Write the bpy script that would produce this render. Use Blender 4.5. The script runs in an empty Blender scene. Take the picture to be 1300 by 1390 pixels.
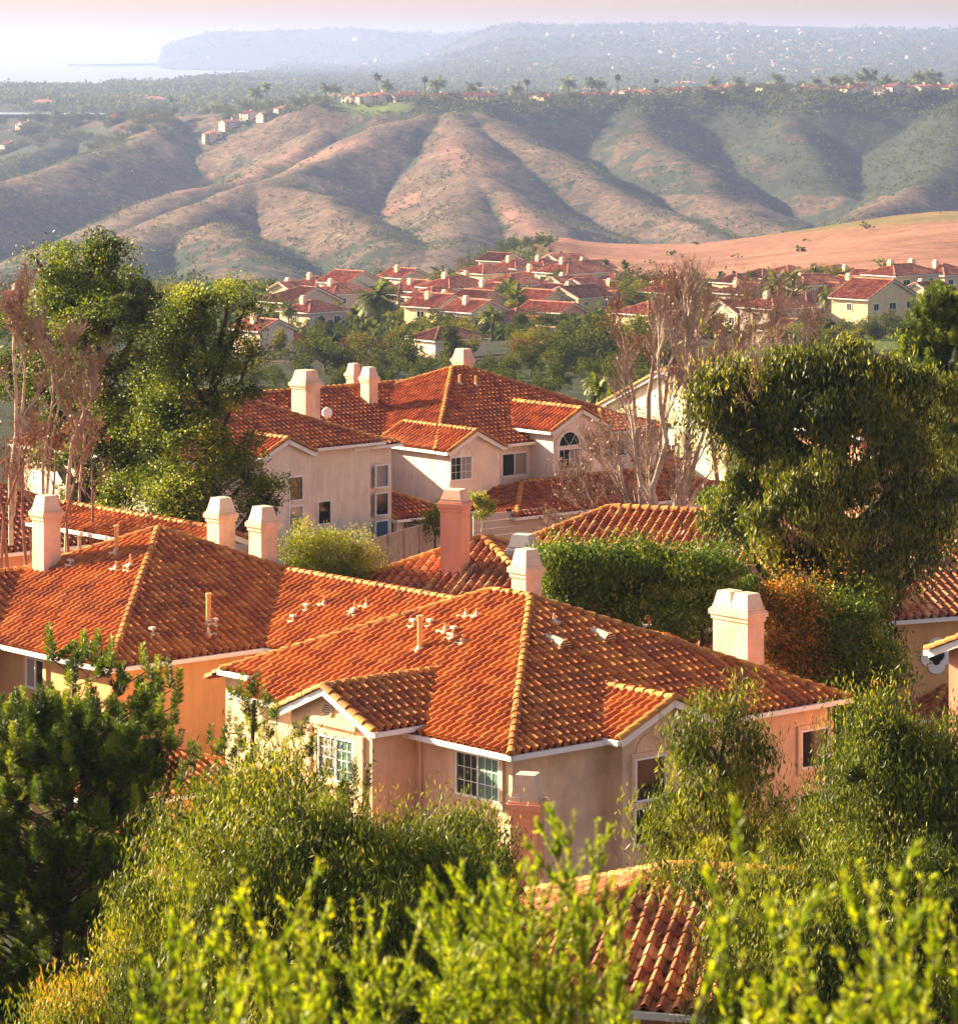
import bpy, bmesh, math, random
import numpy as np
from mathutils import Vector, noise as mnoise
R = np.random.default_rng(7)
random.seed(7)
F, CX, HY = 4900.0, 650.0, 67.0          # focal length in photo pixels, principal column, horizon row
S = bpy.context.scene
COL = S.collection
FOLI = 1.0

def W(px, py, Y):
    return np.array([(px-CX)/F*Y, Y, -(py-HY)/F*Y])
def proj(p):
    return CX+F*p[0]/p[1], HY-F*p[2]/p[1]

# ------------------------------------------------------------------ materials
def mat(name):
    m = bpy.data.materials.new(name); m.use_nodes = True
    nt = m.node_tree; nt.nodes.clear()
    return m, nt
def N(nt, typ, **kw):
    n = nt.nodes.new(typ)
    for k, v in kw.items():
        if k in n.inputs.keys() if hasattr(n.inputs, 'keys') else False:
            n.inputs[k].default_value = v
        else:
            setattr(n, k, v)
    return n
def L(nt, a, b): nt.links.new(a, b)
def ramp(nt, fac, stops):
    r = nt.nodes.new('ShaderNodeValToRGB')
    e = r.color_ramp.elements
    while len(e) < len(stops): e.new(0.5)
    for k, (p, c) in enumerate(stops):
        e[k].position = p; e[k].color = (c[0], c[1], c[2], 1)
    if fac is not None: L(nt, fac, r.inputs['Fac'])
    return r.outputs['Color']
def noise_tex(nt, scale, detail=4, rough=.55, vec=None):
    n = nt.nodes.new('ShaderNodeTexNoise')
    n.inputs['Scale'].default_value = scale; n.inputs['Detail'].default_value = detail
    n.inputs['Roughness'].default_value = rough
    if vec is not None: L(nt, vec, n.inputs['Vector'])
    return n.outputs['Fac']
def pos(nt):
    return nt.nodes.new('ShaderNodeNewGeometry').outputs['Position']
def mixc(nt, fac, a, b, mode='MIX'):
    m = nt.nodes.new('ShaderNodeMix'); m.data_type = 'RGBA'; m.blend_type = mode
    for s, v in ((0, fac), (6, a), (7, b)):
        if hasattr(v, 'is_linked'): L(nt, v, m.inputs[s])
        elif s == 0: m.inputs[0].default_value = v
        else: m.inputs[s].default_value = (v[0], v[1], v[2], 1)
    return m.outputs[2]
def principled(nt, col, rough=.8, spec=.3, bump=None, bstr=.3, bdist=.02, metal=0):
    p = nt.nodes.new('ShaderNodeBsdfPrincipled')
    if hasattr(col, 'is_linked'): L(nt, col, p.inputs['Base Color'])
    else: p.inputs['Base Color'].default_value = (col[0], col[1], col[2], 1)
    if hasattr(rough, 'is_linked'): L(nt, rough, p.inputs['Roughness'])
    else: p.inputs['Roughness'].default_value = rough
    p.inputs['Specular IOR Level'].default_value = spec
    p.inputs['Metallic'].default_value = metal
    if bump is not None:
        b = nt.nodes.new('ShaderNodeBump'); b.inputs['Strength'].default_value = bstr
        b.inputs['Distance'].default_value = bdist
        L(nt, bump, b.inputs['Height']); L(nt, b.outputs[0], p.inputs['Normal'])
    o = nt.nodes.new('ShaderNodeOutputMaterial'); L(nt, p.outputs[0], o.inputs['Surface'])
    return p
def plain(name, col, rough=.6, spec=.4, nz=.0, scale=6, metal=0):
    m, nt = mat(name)
    c = col
    if nz:
        f = noise_tex(nt, scale, 5, .6, pos(nt))
        c = ramp(nt, f, [(.3, [x*(1-nz) for x in col]), (.7, [min(1, x*(1+nz)) for x in col])])
    principled(nt, c, rough, spec, metal=metal)
    return m
def attr(nt, name='rnd'):
    a = nt.nodes.new('ShaderNodeAttribute'); a.attribute_name = name
    return a.outputs['Fac']
def tile_mat(name, stops, dirt=(.11, .05, .03), dirtf=.5):
    m, nt = mat(name)
    c = ramp(nt, attr(nt), stops)
    P = pos(nt)
    f = noise_tex(nt, .55, 5, .65, P)
    f2 = noise_tex(nt, 14, 4, .6, P)
    k = nt.nodes.new('ShaderNodeMapRange'); L(nt, f, k.inputs[0])
    k.inputs[1].default_value = .48; k.inputs[2].default_value = .75; k.inputs[3].default_value = 0; k.inputs[4].default_value = dirtf
    c = mixc(nt, k.outputs[0], c, dirt)
    c = mixc(nt, .5, c, ramp(nt, f2, [(.25, (.35, .35, .35)), (.75, (1., 1., 1.))]), 'MULTIPLY')
    principled(nt, c, .72, .35, f2, .35, .01)
    return m
def stucco(name, col, stain=.12):
    m, nt = mat(name)
    P = pos(nt)
    f = noise_tex(nt, 1.1, 6, .62, P); g = noise_tex(nt, 60, 3, .6, P)
    mp = nt.nodes.new('ShaderNodeMapping'); mp.inputs['Scale'].default_value = (2.2, 2.2, .25); L(nt, P, mp.inputs[0])
    s = noise_tex(nt, 1.6, 5, .6, mp.outputs[0])
    c = ramp(nt, f, [(.3, [x*(1-stain) for x in col]), (.5, col), (.72, [min(.9, x*(1+stain*.7)) for x in col])])
    c = mixc(nt, .35, c, ramp(nt, s, [(.35, (.72, .68, .66)), (.6, (1, 1, 1))]), 'MULTIPLY')
    g2 = nt.nodes.new('ShaderNodeMath'); g2.operation = 'ADD'; L(nt, f, g2.inputs[0]); L(nt, g, g2.inputs[1])
    principled(nt, c, .92, .15, g2.outputs[0], .5, .02)
    return m
def leaf_mat(name, stops, trans=.34, tcol=(1.35, 1.35, .5), rough=.5, spec=.35):
    m, nt = mat(name)
    P = pos(nt)
    big = noise_tex(nt, .45, 3, .6, P)
    a = attr(nt)
    md = nt.nodes.new('ShaderNodeMath'); md.operation = 'MULTIPLY_ADD'; L(nt, big, md.inputs[0]); md.inputs[1].default_value = .5; L(nt, a, md.inputs[2])
    sb = nt.nodes.new('ShaderNodeMath'); sb.operation = 'SUBTRACT'; L(nt, md.outputs[0], sb.inputs[0]); sb.inputs[1].default_value = .25
    c = ramp(nt, sb.outputs[0], stops)
    p = nt.nodes.new('ShaderNodeBsdfPrincipled'); L(nt, c, p.inputs['Base Color'])
    p.inputs['Roughness'].default_value = rough; p.inputs['Specular IOR Level'].default_value = spec
    t = nt.nodes.new('ShaderNodeBsdfTranslucent')
    L(nt, mixc(nt, 1., c, tcol, 'MULTIPLY'), t.inputs[0])
    mx = nt.nodes.new('ShaderNodeMixShader'); mx.inputs[0].default_value = trans
    L(nt, p.outputs[0], mx.inputs[1]); L(nt, t.outputs[0], mx.inputs[2])
    o = nt.nodes.new('ShaderNodeOutputMaterial'); L(nt, mx.outputs[0], o.inputs[0])
    return m
def glass_mat(name, col, blind=None):
    m, nt = mat(name)
    c = col
    if blind:
        P = pos(nt)
        sx = nt.nodes.new('ShaderNodeSeparateXYZ'); L(nt, P, sx.inputs[0])
        mm = nt.nodes.new('ShaderNodeMath'); mm.operation = 'FRACT'
        ml = nt.nodes.new('ShaderNodeMath'); ml.operation = 'MULTIPLY'; ml.inputs[1].default_value = 1/.07; L(nt, sx.outputs[2], ml.inputs[0]); L(nt, ml.outputs[0], mm.inputs[0])
        c = ramp(nt, mm.outputs[0], [(.0, [x*.35 for x in blind]), (.3, blind), (1., [x*.8 for x in blind])])
    p = principled(nt, c, .08, .45)
    p.inputs['Coat Weight'].default_value = .15; p.inputs['Coat Roughness'].default_value = .02
    return m

M = {}
M['tile'] = tile_mat('clay_tile', [(0, (.33, .075, .02)), (.35, (.47, .125, .024)), (.7, (.58, .17, .03)), (1, (.66, .25, .055))])
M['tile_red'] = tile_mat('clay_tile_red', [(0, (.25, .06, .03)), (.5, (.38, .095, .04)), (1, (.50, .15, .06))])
M['tile_deep'] = tile_mat('deep_red_tile', [(0, (.25, .045, .018)), (.4, (.40, .085, .023)), (.8, (.50, .125, .03)), (1, (.58, .18, .045))])
M['tile_mission'] = tile_mat('mission_tile', [(0, (.27, .075, .035)), (.4, (.45, .14, .05)), (.75, (.58, .22, .07)), (1, (.66, .36, .16))], dirtf=.5)
M['cap'] = tile_mat('cap_tile', [(0, (.42, .14, .032)), (.5, (.56, .21, .04)), (1, (.66, .30, .06))], dirtf=.25)
M['tile_far'] = tile_mat('far_tile', [(0, (.34, .12, .075)), (.5, (.54, .20, .12)), (1, (.66, .30, .19))])
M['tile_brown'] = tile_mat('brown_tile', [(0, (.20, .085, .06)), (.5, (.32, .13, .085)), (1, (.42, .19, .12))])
M['under'] = plain('roof_underlay', (.10, .03, .02), .9, .1)
M['stucco'] = stucco('pink_stucco', (.78, .53, .36), .24)
M['stucco_or'] = stucco('orange_stucco', (.70, .40, .18), .08)  # orange of bounced light put into the colour for the apricot walls
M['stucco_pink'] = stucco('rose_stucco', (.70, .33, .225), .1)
M['stucco_gar'] = stucco('greige_stucco', (.86, .70, .57), .12)
M['stucco_cream'] = stucco('cream_stucco', (.88, .78, .52), .08)
M['stucco_far'] = stucco('far_stucco', (.72, .57, .45), .08)
M['stucco_far2'] = stucco('far_stucco_gold', (.74, .56, .34), .08)
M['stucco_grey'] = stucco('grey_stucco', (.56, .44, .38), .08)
M['chim'] = stucco('chimney_stucco', (.74, .52, .38), .28)
M['white'] = plain('white_paint', (.80, .78, .76), .4, .5, .05, 3)
M['offwhite'] = plain('flue_metal', (.56, .45, .36), .5, .5, .12, 4)
M['grey'] = plain('grey_metal', (.36, .36, .37), .45, .5, .15, 4)
M['dark'] = plain('shade_black', (.012, .011, .010), .95, .1)  # black for the shade in flue and vent mouths, and the number plate
M['pipe'] = plain('vent_paint', (.66, .36, .14), .6, .3, .1, 5)
M['lead'] = plain('flashing', (.58, .48, .36), .5, .4, .2, 8)
M['gar'] = plain('garage_door', (.58, .47, .40), .6, .3, .03, 3)
M['fence'] = plain('fence_boards', (.50, .36, .27), .85, .2, .18, 2.5)
M['wood'] = plain('dark_timber', (.10, .065, .045), .85, .2, .2, 3)
M['glass'] = glass_mat('dark_glass', (.008, .011, .011))
M['glass_bl'] = glass_mat('blind_glass', (.1, .2, .18), (.13, .24, .21))
M['glass_blue'] = glass_mat('blue_glass', (.06, .12, .20))
M['glass_cur'] = glass_mat('curtain_glass', (.30, .27, .25))

M['leaf_oak'] = leaf_mat('broad_leaf', [(0.0, (0.018, 0.029, 0.0036)), (0.35, (0.063, 0.102, 0.0072)), (0.7, (0.169, 0.213, 0.012)), (1.0, (0.356, 0.35, 0.0222))])
M['leaf_pine'] = leaf_mat('pine_needle', [(0.0, (0.014, 0.025, 0.0042)), (0.4, (0.047, 0.088, 0.0078)), (0.75, (0.138, 0.199, 0.0144)), (1.0, (0.332, 0.35, 0.0264))], .25)
M['leaf_euc'] = leaf_mat('eucalyptus_leaf', [(.0, (.018, .030, .004)), (.35, (.065, .092, .008)), (.68, (.18, .205, .014)), (.95, (.38, .37, .03)), (1., (.42, .24, .02))])
M['leaf_dark'] = leaf_mat('willowy_leaf', [(.0, (.014, .022, .003)), (.38, (.055, .075, .006)), (.72, (.17, .185, .012)), (1., (.36, .33, .022))], .3)
M['leaf_rust'] = leaf_mat('rusty_leaf', [(0.0, (0.057, 0.059, 0.006)), (0.35, (0.184, 0.144, 0.0108)), (0.6, (0.417, 0.192, 0.0168)), (1.0, (0.713, 0.227, 0.0234))])
M['leaf_hedge'] = leaf_mat('hedge_leaf', [(0.0, (0.017, 0.033, 0.0036)), (0.4, (0.063, 0.121, 0.0072)), (0.75, (0.177, 0.24, 0.0132)), (1.0, (0.356, 0.395, 0.0258))])
M['leaf_bush'] = leaf_mat('bush_leaf', [(0.0, (0.081, 0.098, 0.006)), (0.5, (0.227, 0.245, 0.0126)), (1.0, (0.482, 0.425, 0.0276))])
M['leaf_lime'] = leaf_mat('lime_leaf', [(.0, (.05, .095, .004)), (.45, (.17, .25, .008)), (.8, (.36, .40, .012)), (1., (.52, .50, .02))], .4)
M['leaf_far'] = leaf_mat('valley_leaf', [(0.0, (0.023, 0.035, 0.0096)), (0.5, (0.062, 0.083, 0.0168)), (1.0, (0.146, 0.152, 0.0276))], .25, rough=.95, spec=.06)
M['leaf_far2'] = leaf_mat('valley_leaf_yellow', [(0.0, (0.057, 0.064, 0.0072)), (0.5, (0.149, 0.154, 0.0144)), (1.0, (0.317, 0.27, 0.0204))], .25, rough=.95, spec=.06)
M['leaf_far3'] = leaf_mat('valley_leaf_brown', [(0.0, (0.057, 0.041, 0.0144)), (0.5, (0.125, 0.085, 0.0258)), (1.0, (0.225, 0.135, 0.0342))], .25, rough=.95, spec=.06)
M['leaf_palm'] = leaf_mat('palm_frond', [(0.0, (0.023, 0.037, 0.006)), (0.5, (0.083, 0.116, 0.0126)), (1.0, (0.267, 0.273, 0.0234))], .3)
M['leaf_red'] = leaf_mat('dry_red_leaf', [(0.0, (0.08, 0.035, 0.025)), (0.5, (0.167, 0.072, 0.045)), (1.0, (0.288, 0.144, 0.084))], .2)
M['bark'] = plain('bark', (.095, .070, .052), .9, .2, .4, 5)
M['bark_dark'] = plain('dark_bark', (.045, .032, .024), .9, .2, .4, 5)
M['bark_pale'] = plain('pale_bark', (.40, .33, .28), .85, .2, .35, 4)
M['twig'] = plain('twig_bark', (.27, .19, .155), .9, .2, .3, 3)
M['twig_red'] = plain('red_twig', (.22, .115, .09), .9, .2, .3, 3)

# ------------------------------------------------------------------ objects
def tagp(o, label=None, cat=None, group=None, kind=None):
    if label: o['label'] = label
    if cat: o['category'] = cat
    if group: o['group'] = group
    if kind: o['kind'] = kind
    return o
def empty(name, loc=(0, 0, 0), label=None, cat=None, group=None):
    o = bpy.data.objects.new(name, None); COL.objects.link(o)
    o.location = [float(x) for x in loc]; o.empty_display_size = .3
    return tagp(o, label, cat, group)

class MB:
    """collects vertices and faces (any polygon size) for ONE mesh object"""
    def __init__(s): s.v = []; s.f = []; s.r = []; s.n = 0
    def add(s, V, Fs, r=None):
        V = np.asarray(V, float).reshape(-1, 3)
        s.v.append(V)
        if isinstance(Fs, np.ndarray): s.f.append(Fs.astype(np.int64)+s.n)
        else:
            for f in Fs: s.f.append(np.array([f], np.int64)+s.n)
        s.r.append(np.full(len(V), .5) if r is None else (np.full(len(V), float(r)) if np.isscalar(r) else np.asarray(r, float)))
        s.n += len(V)
    def box(s, c, ax, ay, hx, hy, z0, z1, r=None, tx=1., ty=1.):
        """box about c (x, y) with plan axes ax, ay, half sizes hx, hy; the top scaled by tx, ty"""
        c = np.array(c[:2], float); ax = np.array(ax[:2]); ay = np.array(ay[:2]); V = []
        for z, kx, ky in ((z0, 1, 1), (z1, tx, ty)):
            for sx, sy in ((-1, -1), (1, -1), (1, 1), (-1, 1)):
                q = c+ax*hx*sx*kx+ay*hy*sy*ky; V.append((q[0], q[1], z))
        s.add(V, np.array([[3, 2, 1, 0], [4, 5, 6, 7], [0, 1, 5, 4], [1, 2, 6, 5], [2, 3, 7, 6], [3, 0, 4, 7]]), r)
    def beam(s, p, q, w, h, r=None):
        """square beam from p to q, w wide and h high, hung below the line"""
        p = np.array(p, float); q = np.array(q, float); d = q-p; d /= np.linalg.norm(d)
        sd = np.cross(d, (0, 0, 1)); sd /= np.linalg.norm(sd)+1e-9; up = np.cross(sd, d)
        V = []
        for e in (p, q):
            for a, b in ((-.5, 0), (.5, 0), (.5, -1), (-.5, -1)): V.append(e+sd*w*a+up*h*b)
        s.add(V, np.array([[0, 1, 2, 3], [7, 6, 5, 4], [4, 5, 1, 0], [5, 6, 2, 1], [6, 7, 3, 2], [7, 4, 0, 3]]), r)
    def tube(s, P, rad, k=6, r=None):
        P = np.asarray(P, float); n = len(P)
        rad = np.broadcast_to(np.asarray(rad, float), (n,))
        T = np.gradient(P, axis=0); T /= np.linalg.norm(T, axis=1)[:, None]+1e-9
        ref = np.where(np.abs(T[:, 2:3]) > .9, np.array([[1., 0, 0]]), np.array([[0, 0, 1.]]))
        A = np.cross(T, ref); A /= np.linalg.norm(A, axis=1)[:, None]+1e-9
        B = np.cross(T, A)
        t = np.arange(k)*2*math.pi/k
        V = P[:, None, :]+rad[:, None, None]*(A[:, None, :]*np.cos(t)[None, :, None]+B[:, None, :]*np.sin(t)[None, :, None])
        i = np.arange(n-1)[:, None]*k; j = np.arange(k)[None, :]; j2 = (j+1) % k
        Fq = np.stack([i+j, i+j2, i+k+j2, i+k+j], -1).reshape(-1, 4)
        s.add(V.reshape(-1, 3), Fq, r)
        s.f.append(np.array([np.arange(k)[::-1]])+s.n-n*k); s.f.append(np.array([np.arange(k)])+s.n-k)
    def build(s, name, m, parent=None, smooth=False, label=None, data_only=False):
        V = np.concatenate(s.v)
        if parent is not None: V = V-np.array(parent.matrix_basis.translation if parent.parent is None else parent.parent.matrix_basis.translation)
        me = bpy.data.meshes.new(name)
        me.vertices.add(len(V)); me.vertices.foreach_set('co', V.astype(np.float32).ravel())
        tot = np.concatenate([np.full(len(f), f.shape[1]) for f in s.f])
        idx = np.concatenate([f.ravel() for f in s.f])
        me.loops.add(len(idx)); me.loops.foreach_set('vertex_index', idx.astype(np.int32))
        me.polygons.add(len(tot)); st = np.concatenate([[0], np.cumsum(tot)[:-1]])
        me.polygons.foreach_set('loop_start', st.astype(np.int32)); me.polygons.foreach_set('loop_total', tot.astype(np.int32))
        me.polygons.foreach_set('use_smooth', np.full(len(tot), smooth))
        at = me.attributes.new('rnd', 'FLOAT', 'POINT'); at.data.foreach_set('value', np.concatenate(s.r).astype(np.float32))
        me.update(calc_edges=True); me.materials.append(m)
        if data_only: return me
        o = bpy.data.objects.new(name, me); COL.objects.link(o)
        if parent is not None: o.parent = parent
        if label: o['label'] = label
        return o

# ------------------------------------------------------------------ camera, light, air
cam = bpy.data.cameras.new('camera'); co = bpy.data.objects.new('camera', cam); COL.objects.link(co)
co.location = (0, 0, 0); co.rotation_euler = (math.radians(90), 0, 0)
cam.sensor_fit = 'HORIZONTAL'; cam.sensor_width = 36; cam.lens = F*36/1300
cam.shift_y = -(695-HY)/1300; cam.clip_start = .5; cam.clip_end = 200000
cam.dof.use_dof = True; cam.dof.focus_distance = 170; cam.dof.aperture_fstop = 9.0
S.camera = co

SUN_AZ = math.radians(-66.)     # from +Y towards -X
SUN_EL = math.radians(22.3)
sv = Vector((math.sin(SUN_AZ)*math.cos(SUN_EL), math.cos(SUN_AZ)*math.cos(SUN_EL), math.sin(SUN_EL)))
sl = bpy.data.lights.new('sun', 'SUN'); so = bpy.data.objects.new('sun', sl); COL.objects.link(so)
so.rotation_euler = (-sv).to_track_quat('-Z', 'Y').to_euler(); so.location = (0, 0, 200)
sl.energy = 5.; sl.angle = math.radians(.5); sl.color = (1., .80, .48)
w = bpy.data.worlds.new('World'); S.world = w; w.use_nodes = True
nt = w.node_tree; bg = nt.nodes['Background']; bg.inputs[1].default_value = .054
sky = nt.nodes.new('ShaderNodeTexSky'); sky.sky_type = 'NISHITA'; sky.sun_disc = False
sky.sun_elevation = SUN_EL; sky.sun_rotation = SUN_AZ; sky.air_density = 1.2; sky.dust_density = 1.8; sky.ozone_density = 2.
tint = mixc(nt, 1., sky.outputs[0], (1.2, .88, .78), 'MULTIPLY'); L(nt, tint, bg.inputs[0])
S.view_settings.view_transform = 'Standard'; S.view_settings.look = 'None'; S.view_settings.exposure = 2.3; S.view_settings.gamma = 1
S.cycles.volume_bounces = 0; S.cycles.max_bounces = 6; S.cycles.transparent_max_bounces = 8; S.cycles.use_denoising = True
S.cycles.use_adaptive_sampling = True; S.cycles.adaptive_threshold = .02
HAZE = .8e-4
hb = MB(); hb.box((0, 28000), (1, 0), (0, 1), 14000, 28100, -190, 105)
m, nt = mat('haze_air'); pv = nt.nodes.new('ShaderNodeVolumePrincipled')
pv.inputs['Color'].default_value = (.34, .46, .86, 1); pv.inputs['Density'].default_value = HAZE; pv.inputs['Anisotropy'].default_value = .35
o = nt.nodes.new('ShaderNodeOutputMaterial'); L(nt, pv.outputs[0], o.inputs['Volume'])
tagp(hb.build('haze', m), kind='stuff')

# ------------------------------------------------------------------ terrain
def seg_dist(X, Y, A, B):
    dx, dy = B[0]-A[0], B[1]-A[1]
    t = np.clip(((X-A[0])*dx+(Y-A[1])*dy)/(dx*dx+dy*dy+1e-9), 0, 1)
    return np.hypot(X-A[0]-t*dx, Y-A[1]-t*dy), A[2]+t*(B[2]-A[2])
CREST = [(-900, 175, 3500), (-300, 172, 3400), (0, 168, 3350), (150, 163, 3250), (240, 158, 3120), (330, 152, 3050), (400, 152, 3000), (440, 139, 2950), (520, 138, 2930),
         (600, 139, 2900), (700, 142, 2950), (800, 137, 3000), (900, 131, 3050), (1000, 129, 3050), (1100, 127, 3000), (1200, 127, 3000), (1500, 128, 3000), (2200, 128, 3000)]
SPURS = [
 [(240, 162, 3080), (180, 190, 2900), (100, 220, 2700), (0, 248, 2500), (-150, 285, 2300)],
 [(450, 160, 2950), (400, 205, 2800), (330, 243, 2650), (250, 262, 2520), (150, 305, 2350), (50, 350, 2150)],
 [(600, 142, 2900), (540, 162, 2800), (490, 190, 2700), (430, 222, 2600), (350, 249, 2460), (270, 276, 2300), (180, 330, 2150), (90, 375, 2000)],
 [(350, 249, 2460), (440, 268, 2320), (500, 303, 2200), (560, 352, 2080)],
 [(300, 300, 2200), (330, 350, 2050), (350, 400, 1900)],
 [(620, 145, 2880), (690, 180, 2760), (770, 225, 2640), (850, 270, 2520), (940, 312, 2380), (1000, 335, 2300)],
 [(610, 150, 2850), (632, 190, 2700), (640, 250, 2480), (625, 310, 2260), (590, 360, 2060)],
 [(640, 235, 2520), (705, 270, 2400), (745, 320, 2230)],
 [(860, 140, 2990), (880, 188, 2850), (930, 226, 2700), (990, 272, 2560), (1060, 312, 2430)],
 [(1060, 150, 2970), (1090, 202, 2830), (1130, 252, 2690), (1170, 296, 2540)],
 [(1310, 138, 2950), (1290, 215, 2700), (1230, 262, 2560), (1130, 312, 2400)],
 [(1600, 160, 2900), (1450, 230, 2650), (1330, 290, 2450)],
 [(100, 172, 3250), (60, 205, 3080), (-40, 235, 2900)],
]
PROF_L = ([-50, 0, 10, 30, 60, 85, 230, 350, 560, 760, 1000, 1300, 1700, 2300, 2700, 3600], [-1.6, -1.9, -3.7, -12, -21.5, -25.6, -26.8, -35, -45, -53, -78, -105, -128, -138, -140, -100])
PROF_R = ([-50, 0, 10, 30, 60, 85, 230, 350, 560, 760, 1000, 1350, 1600, 2300, 2700, 3600], [-1.6, -1.9, -3.7, -12, -21.5, -25.6, -26.8, -35, -44, -50, -62, -72, -98, -130, -135, -100])
_ax = np.array([ (p[0]-CX)/F*p[2] for p in CREST]); _ay = np.array([float(p[2]) for p in CREST]); _az = np.array([-(p[1]-HY)/F*p[2] for p in CREST])
def fbm(X, Y, sc, oc=4, seed=0.):
    out = np.zeros(X.shape); x = X.ravel(); y = Y.ravel(); res = np.zeros(x.shape)
    amp = 1.
    for k in range(oc):
        f = 2.**k/sc
        xi = x*f+seed+31.7*k; yi = y*f-seed+11.3*k
        x0 = np.floor(xi); y0 = np.floor(yi); tx = xi-x0; ty = yi-y0
        tx = tx*tx*(3-2*tx); ty = ty*ty*(3-2*ty)
        h = lambda a, b: (lambda s: s-np.floor(s))(np.sin(a*127.1+b*311.7)*43758.5453)
        v = (h(x0, y0)*(1-tx)+h(x0+1, y0)*tx)*(1-ty)+(h(x0, y0+1)*(1-tx)+h(x0+1, y0+1)*tx)*ty
        res += (v-.5)*amp; amp *= .5
    return res.reshape(X.shape)
def sstep(x, a, b):
    t = np.clip((x-a)/(b-a), 0, 1); return t*t*(3-2*t)
def height(X, Y):
    X = np.asarray(X, float); Y = np.asarray(Y, float)
    Ys = np.maximum(Y, 20.); px = CX+F*X/Ys
    wr = sstep(px, 560, 780)
    base = np.interp(Y, *PROF_L)*(1-wr)+np.interp(Y, *PROF_R)*wr
    # the grass rise on the right of the valley
    base += wr*sstep(px, 900, 1330)*12*np.exp(-((Y-1350)/420.)**2)
    base += 9*np.exp(-((px-690)/70.)**2-((Y-1250)/220.)**2)*(Y > 500)
    z = base+fbm(X, Y, 60, 4)*np.interp(Y, [0, 60, 250, 600, 1500], [0, .4, 1.2, 3, 7])*(1-.7*wr*(Y > 700)*(Y < 1600))
    m = (Y > 1700) & (Y < 4200)
    if m.any():
        x = X[m]; y = Y[m]; x = x+fbm(X[m], Y[m]*.4, 60, 3, 9.)*9
        k = .46
        H = np.full(x.shape, -400.)
        for ln in SPURS+[[(p[0], p[1], p[2]) for p in CREST]]:
            P = [((p[0]-CX)/F*p[2], p[2], -(p[1]-HY)/F*p[2]) for p in ln]
            for a, b in zip(P[:-1], P[1:]):
                d, zz = seg_dist(x, y, a, b)
                h = zz-k*(np.sqrt(d*d+13.**2)-13.)
                H = np.maximum(H, h)
        fb = z[m]
        H = np.maximum(H, fb)+.35*np.exp(-np.abs(H-fb)/6.)*6
        yc = np.interp(X[m], _ax, _ay); zc = np.interp(X[m], _ax, _az)
        beh = Y[m]-yc
        pl = zc-.012*np.clip(beh, 0, 9999)
        H = np.where(beh > 0, pl+fbm(x, y, 80, 2)*2, H+fbm(x, y*.5, 46, 5, 2.)*4.5)
        z = z.copy(); z[m] = H
    # coastal plain, harbour flats, headland and the far town ridge
    far = Y > 3600
    if far.any():
        x = X[far]; y = Y[far]; p = px[far]
        pl = -62+fbm(x, y, 500, 3)*10
        t = sstep(y, 3600, 4300); zc = np.interp(x, _ax, _az)-10
        h = zc*(1-t)+pl*t
        coast = np.interp(p, [-900, 0, 120, 230, 300, 345, 372, 400], [5600, 6000, 6200, 6700, 8200, 9800, 11500, 40000])
        rise = np.interp(y, [5500, 7000, 8500, 11500, 12500, 14000, 18000], [0, 8, 30, 118, 120, 60, 20])
        rise = rise*(1+.25*fbm(x, y, 900, 4, 3.))*sstep(p, 520, 700)
        h = h+rise
        h = np.where(y > coast, np.maximum(h-(y-coast)*.05, -90), h)
        cy = np.interp(p, [200, 214, 222, 250, 290, 330, 380, 430, 490, 540, 600, 660], [90, 78, 62, 51, 43, 44, 42.5, 41.5, 40, 46, 48, 44])
        hd = -(cy-HY)/F*15500+fbm(x, y, 700, 4, 7.)*16
        inn = sstep(p, 205, 219)*(1-sstep(p, 680, 760))
        ft = np.interp(p, [215, 300, 420, 560], [14900, 14600, 14200, 13000]); bk = 15500
        prof = sstep(y, ft, bk)**.8
        fl = np.interp(p, [200, 232, 300, 400, 420], [15400, 12500, 12050, 11800, 11500])
        flat = np.where(y > fl, -68.5, -90)
        hh = np.where(y > ft, flat*(1-prof)+hd*prof, flat)
        hh = np.where(y > 17500, -90, hh)
        h = np.where((inn > 0) & (y > 11000), np.maximum(h, -90+(hh+90)*inn), h)
        z = z.copy(); z[far] = h
    return z

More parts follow.
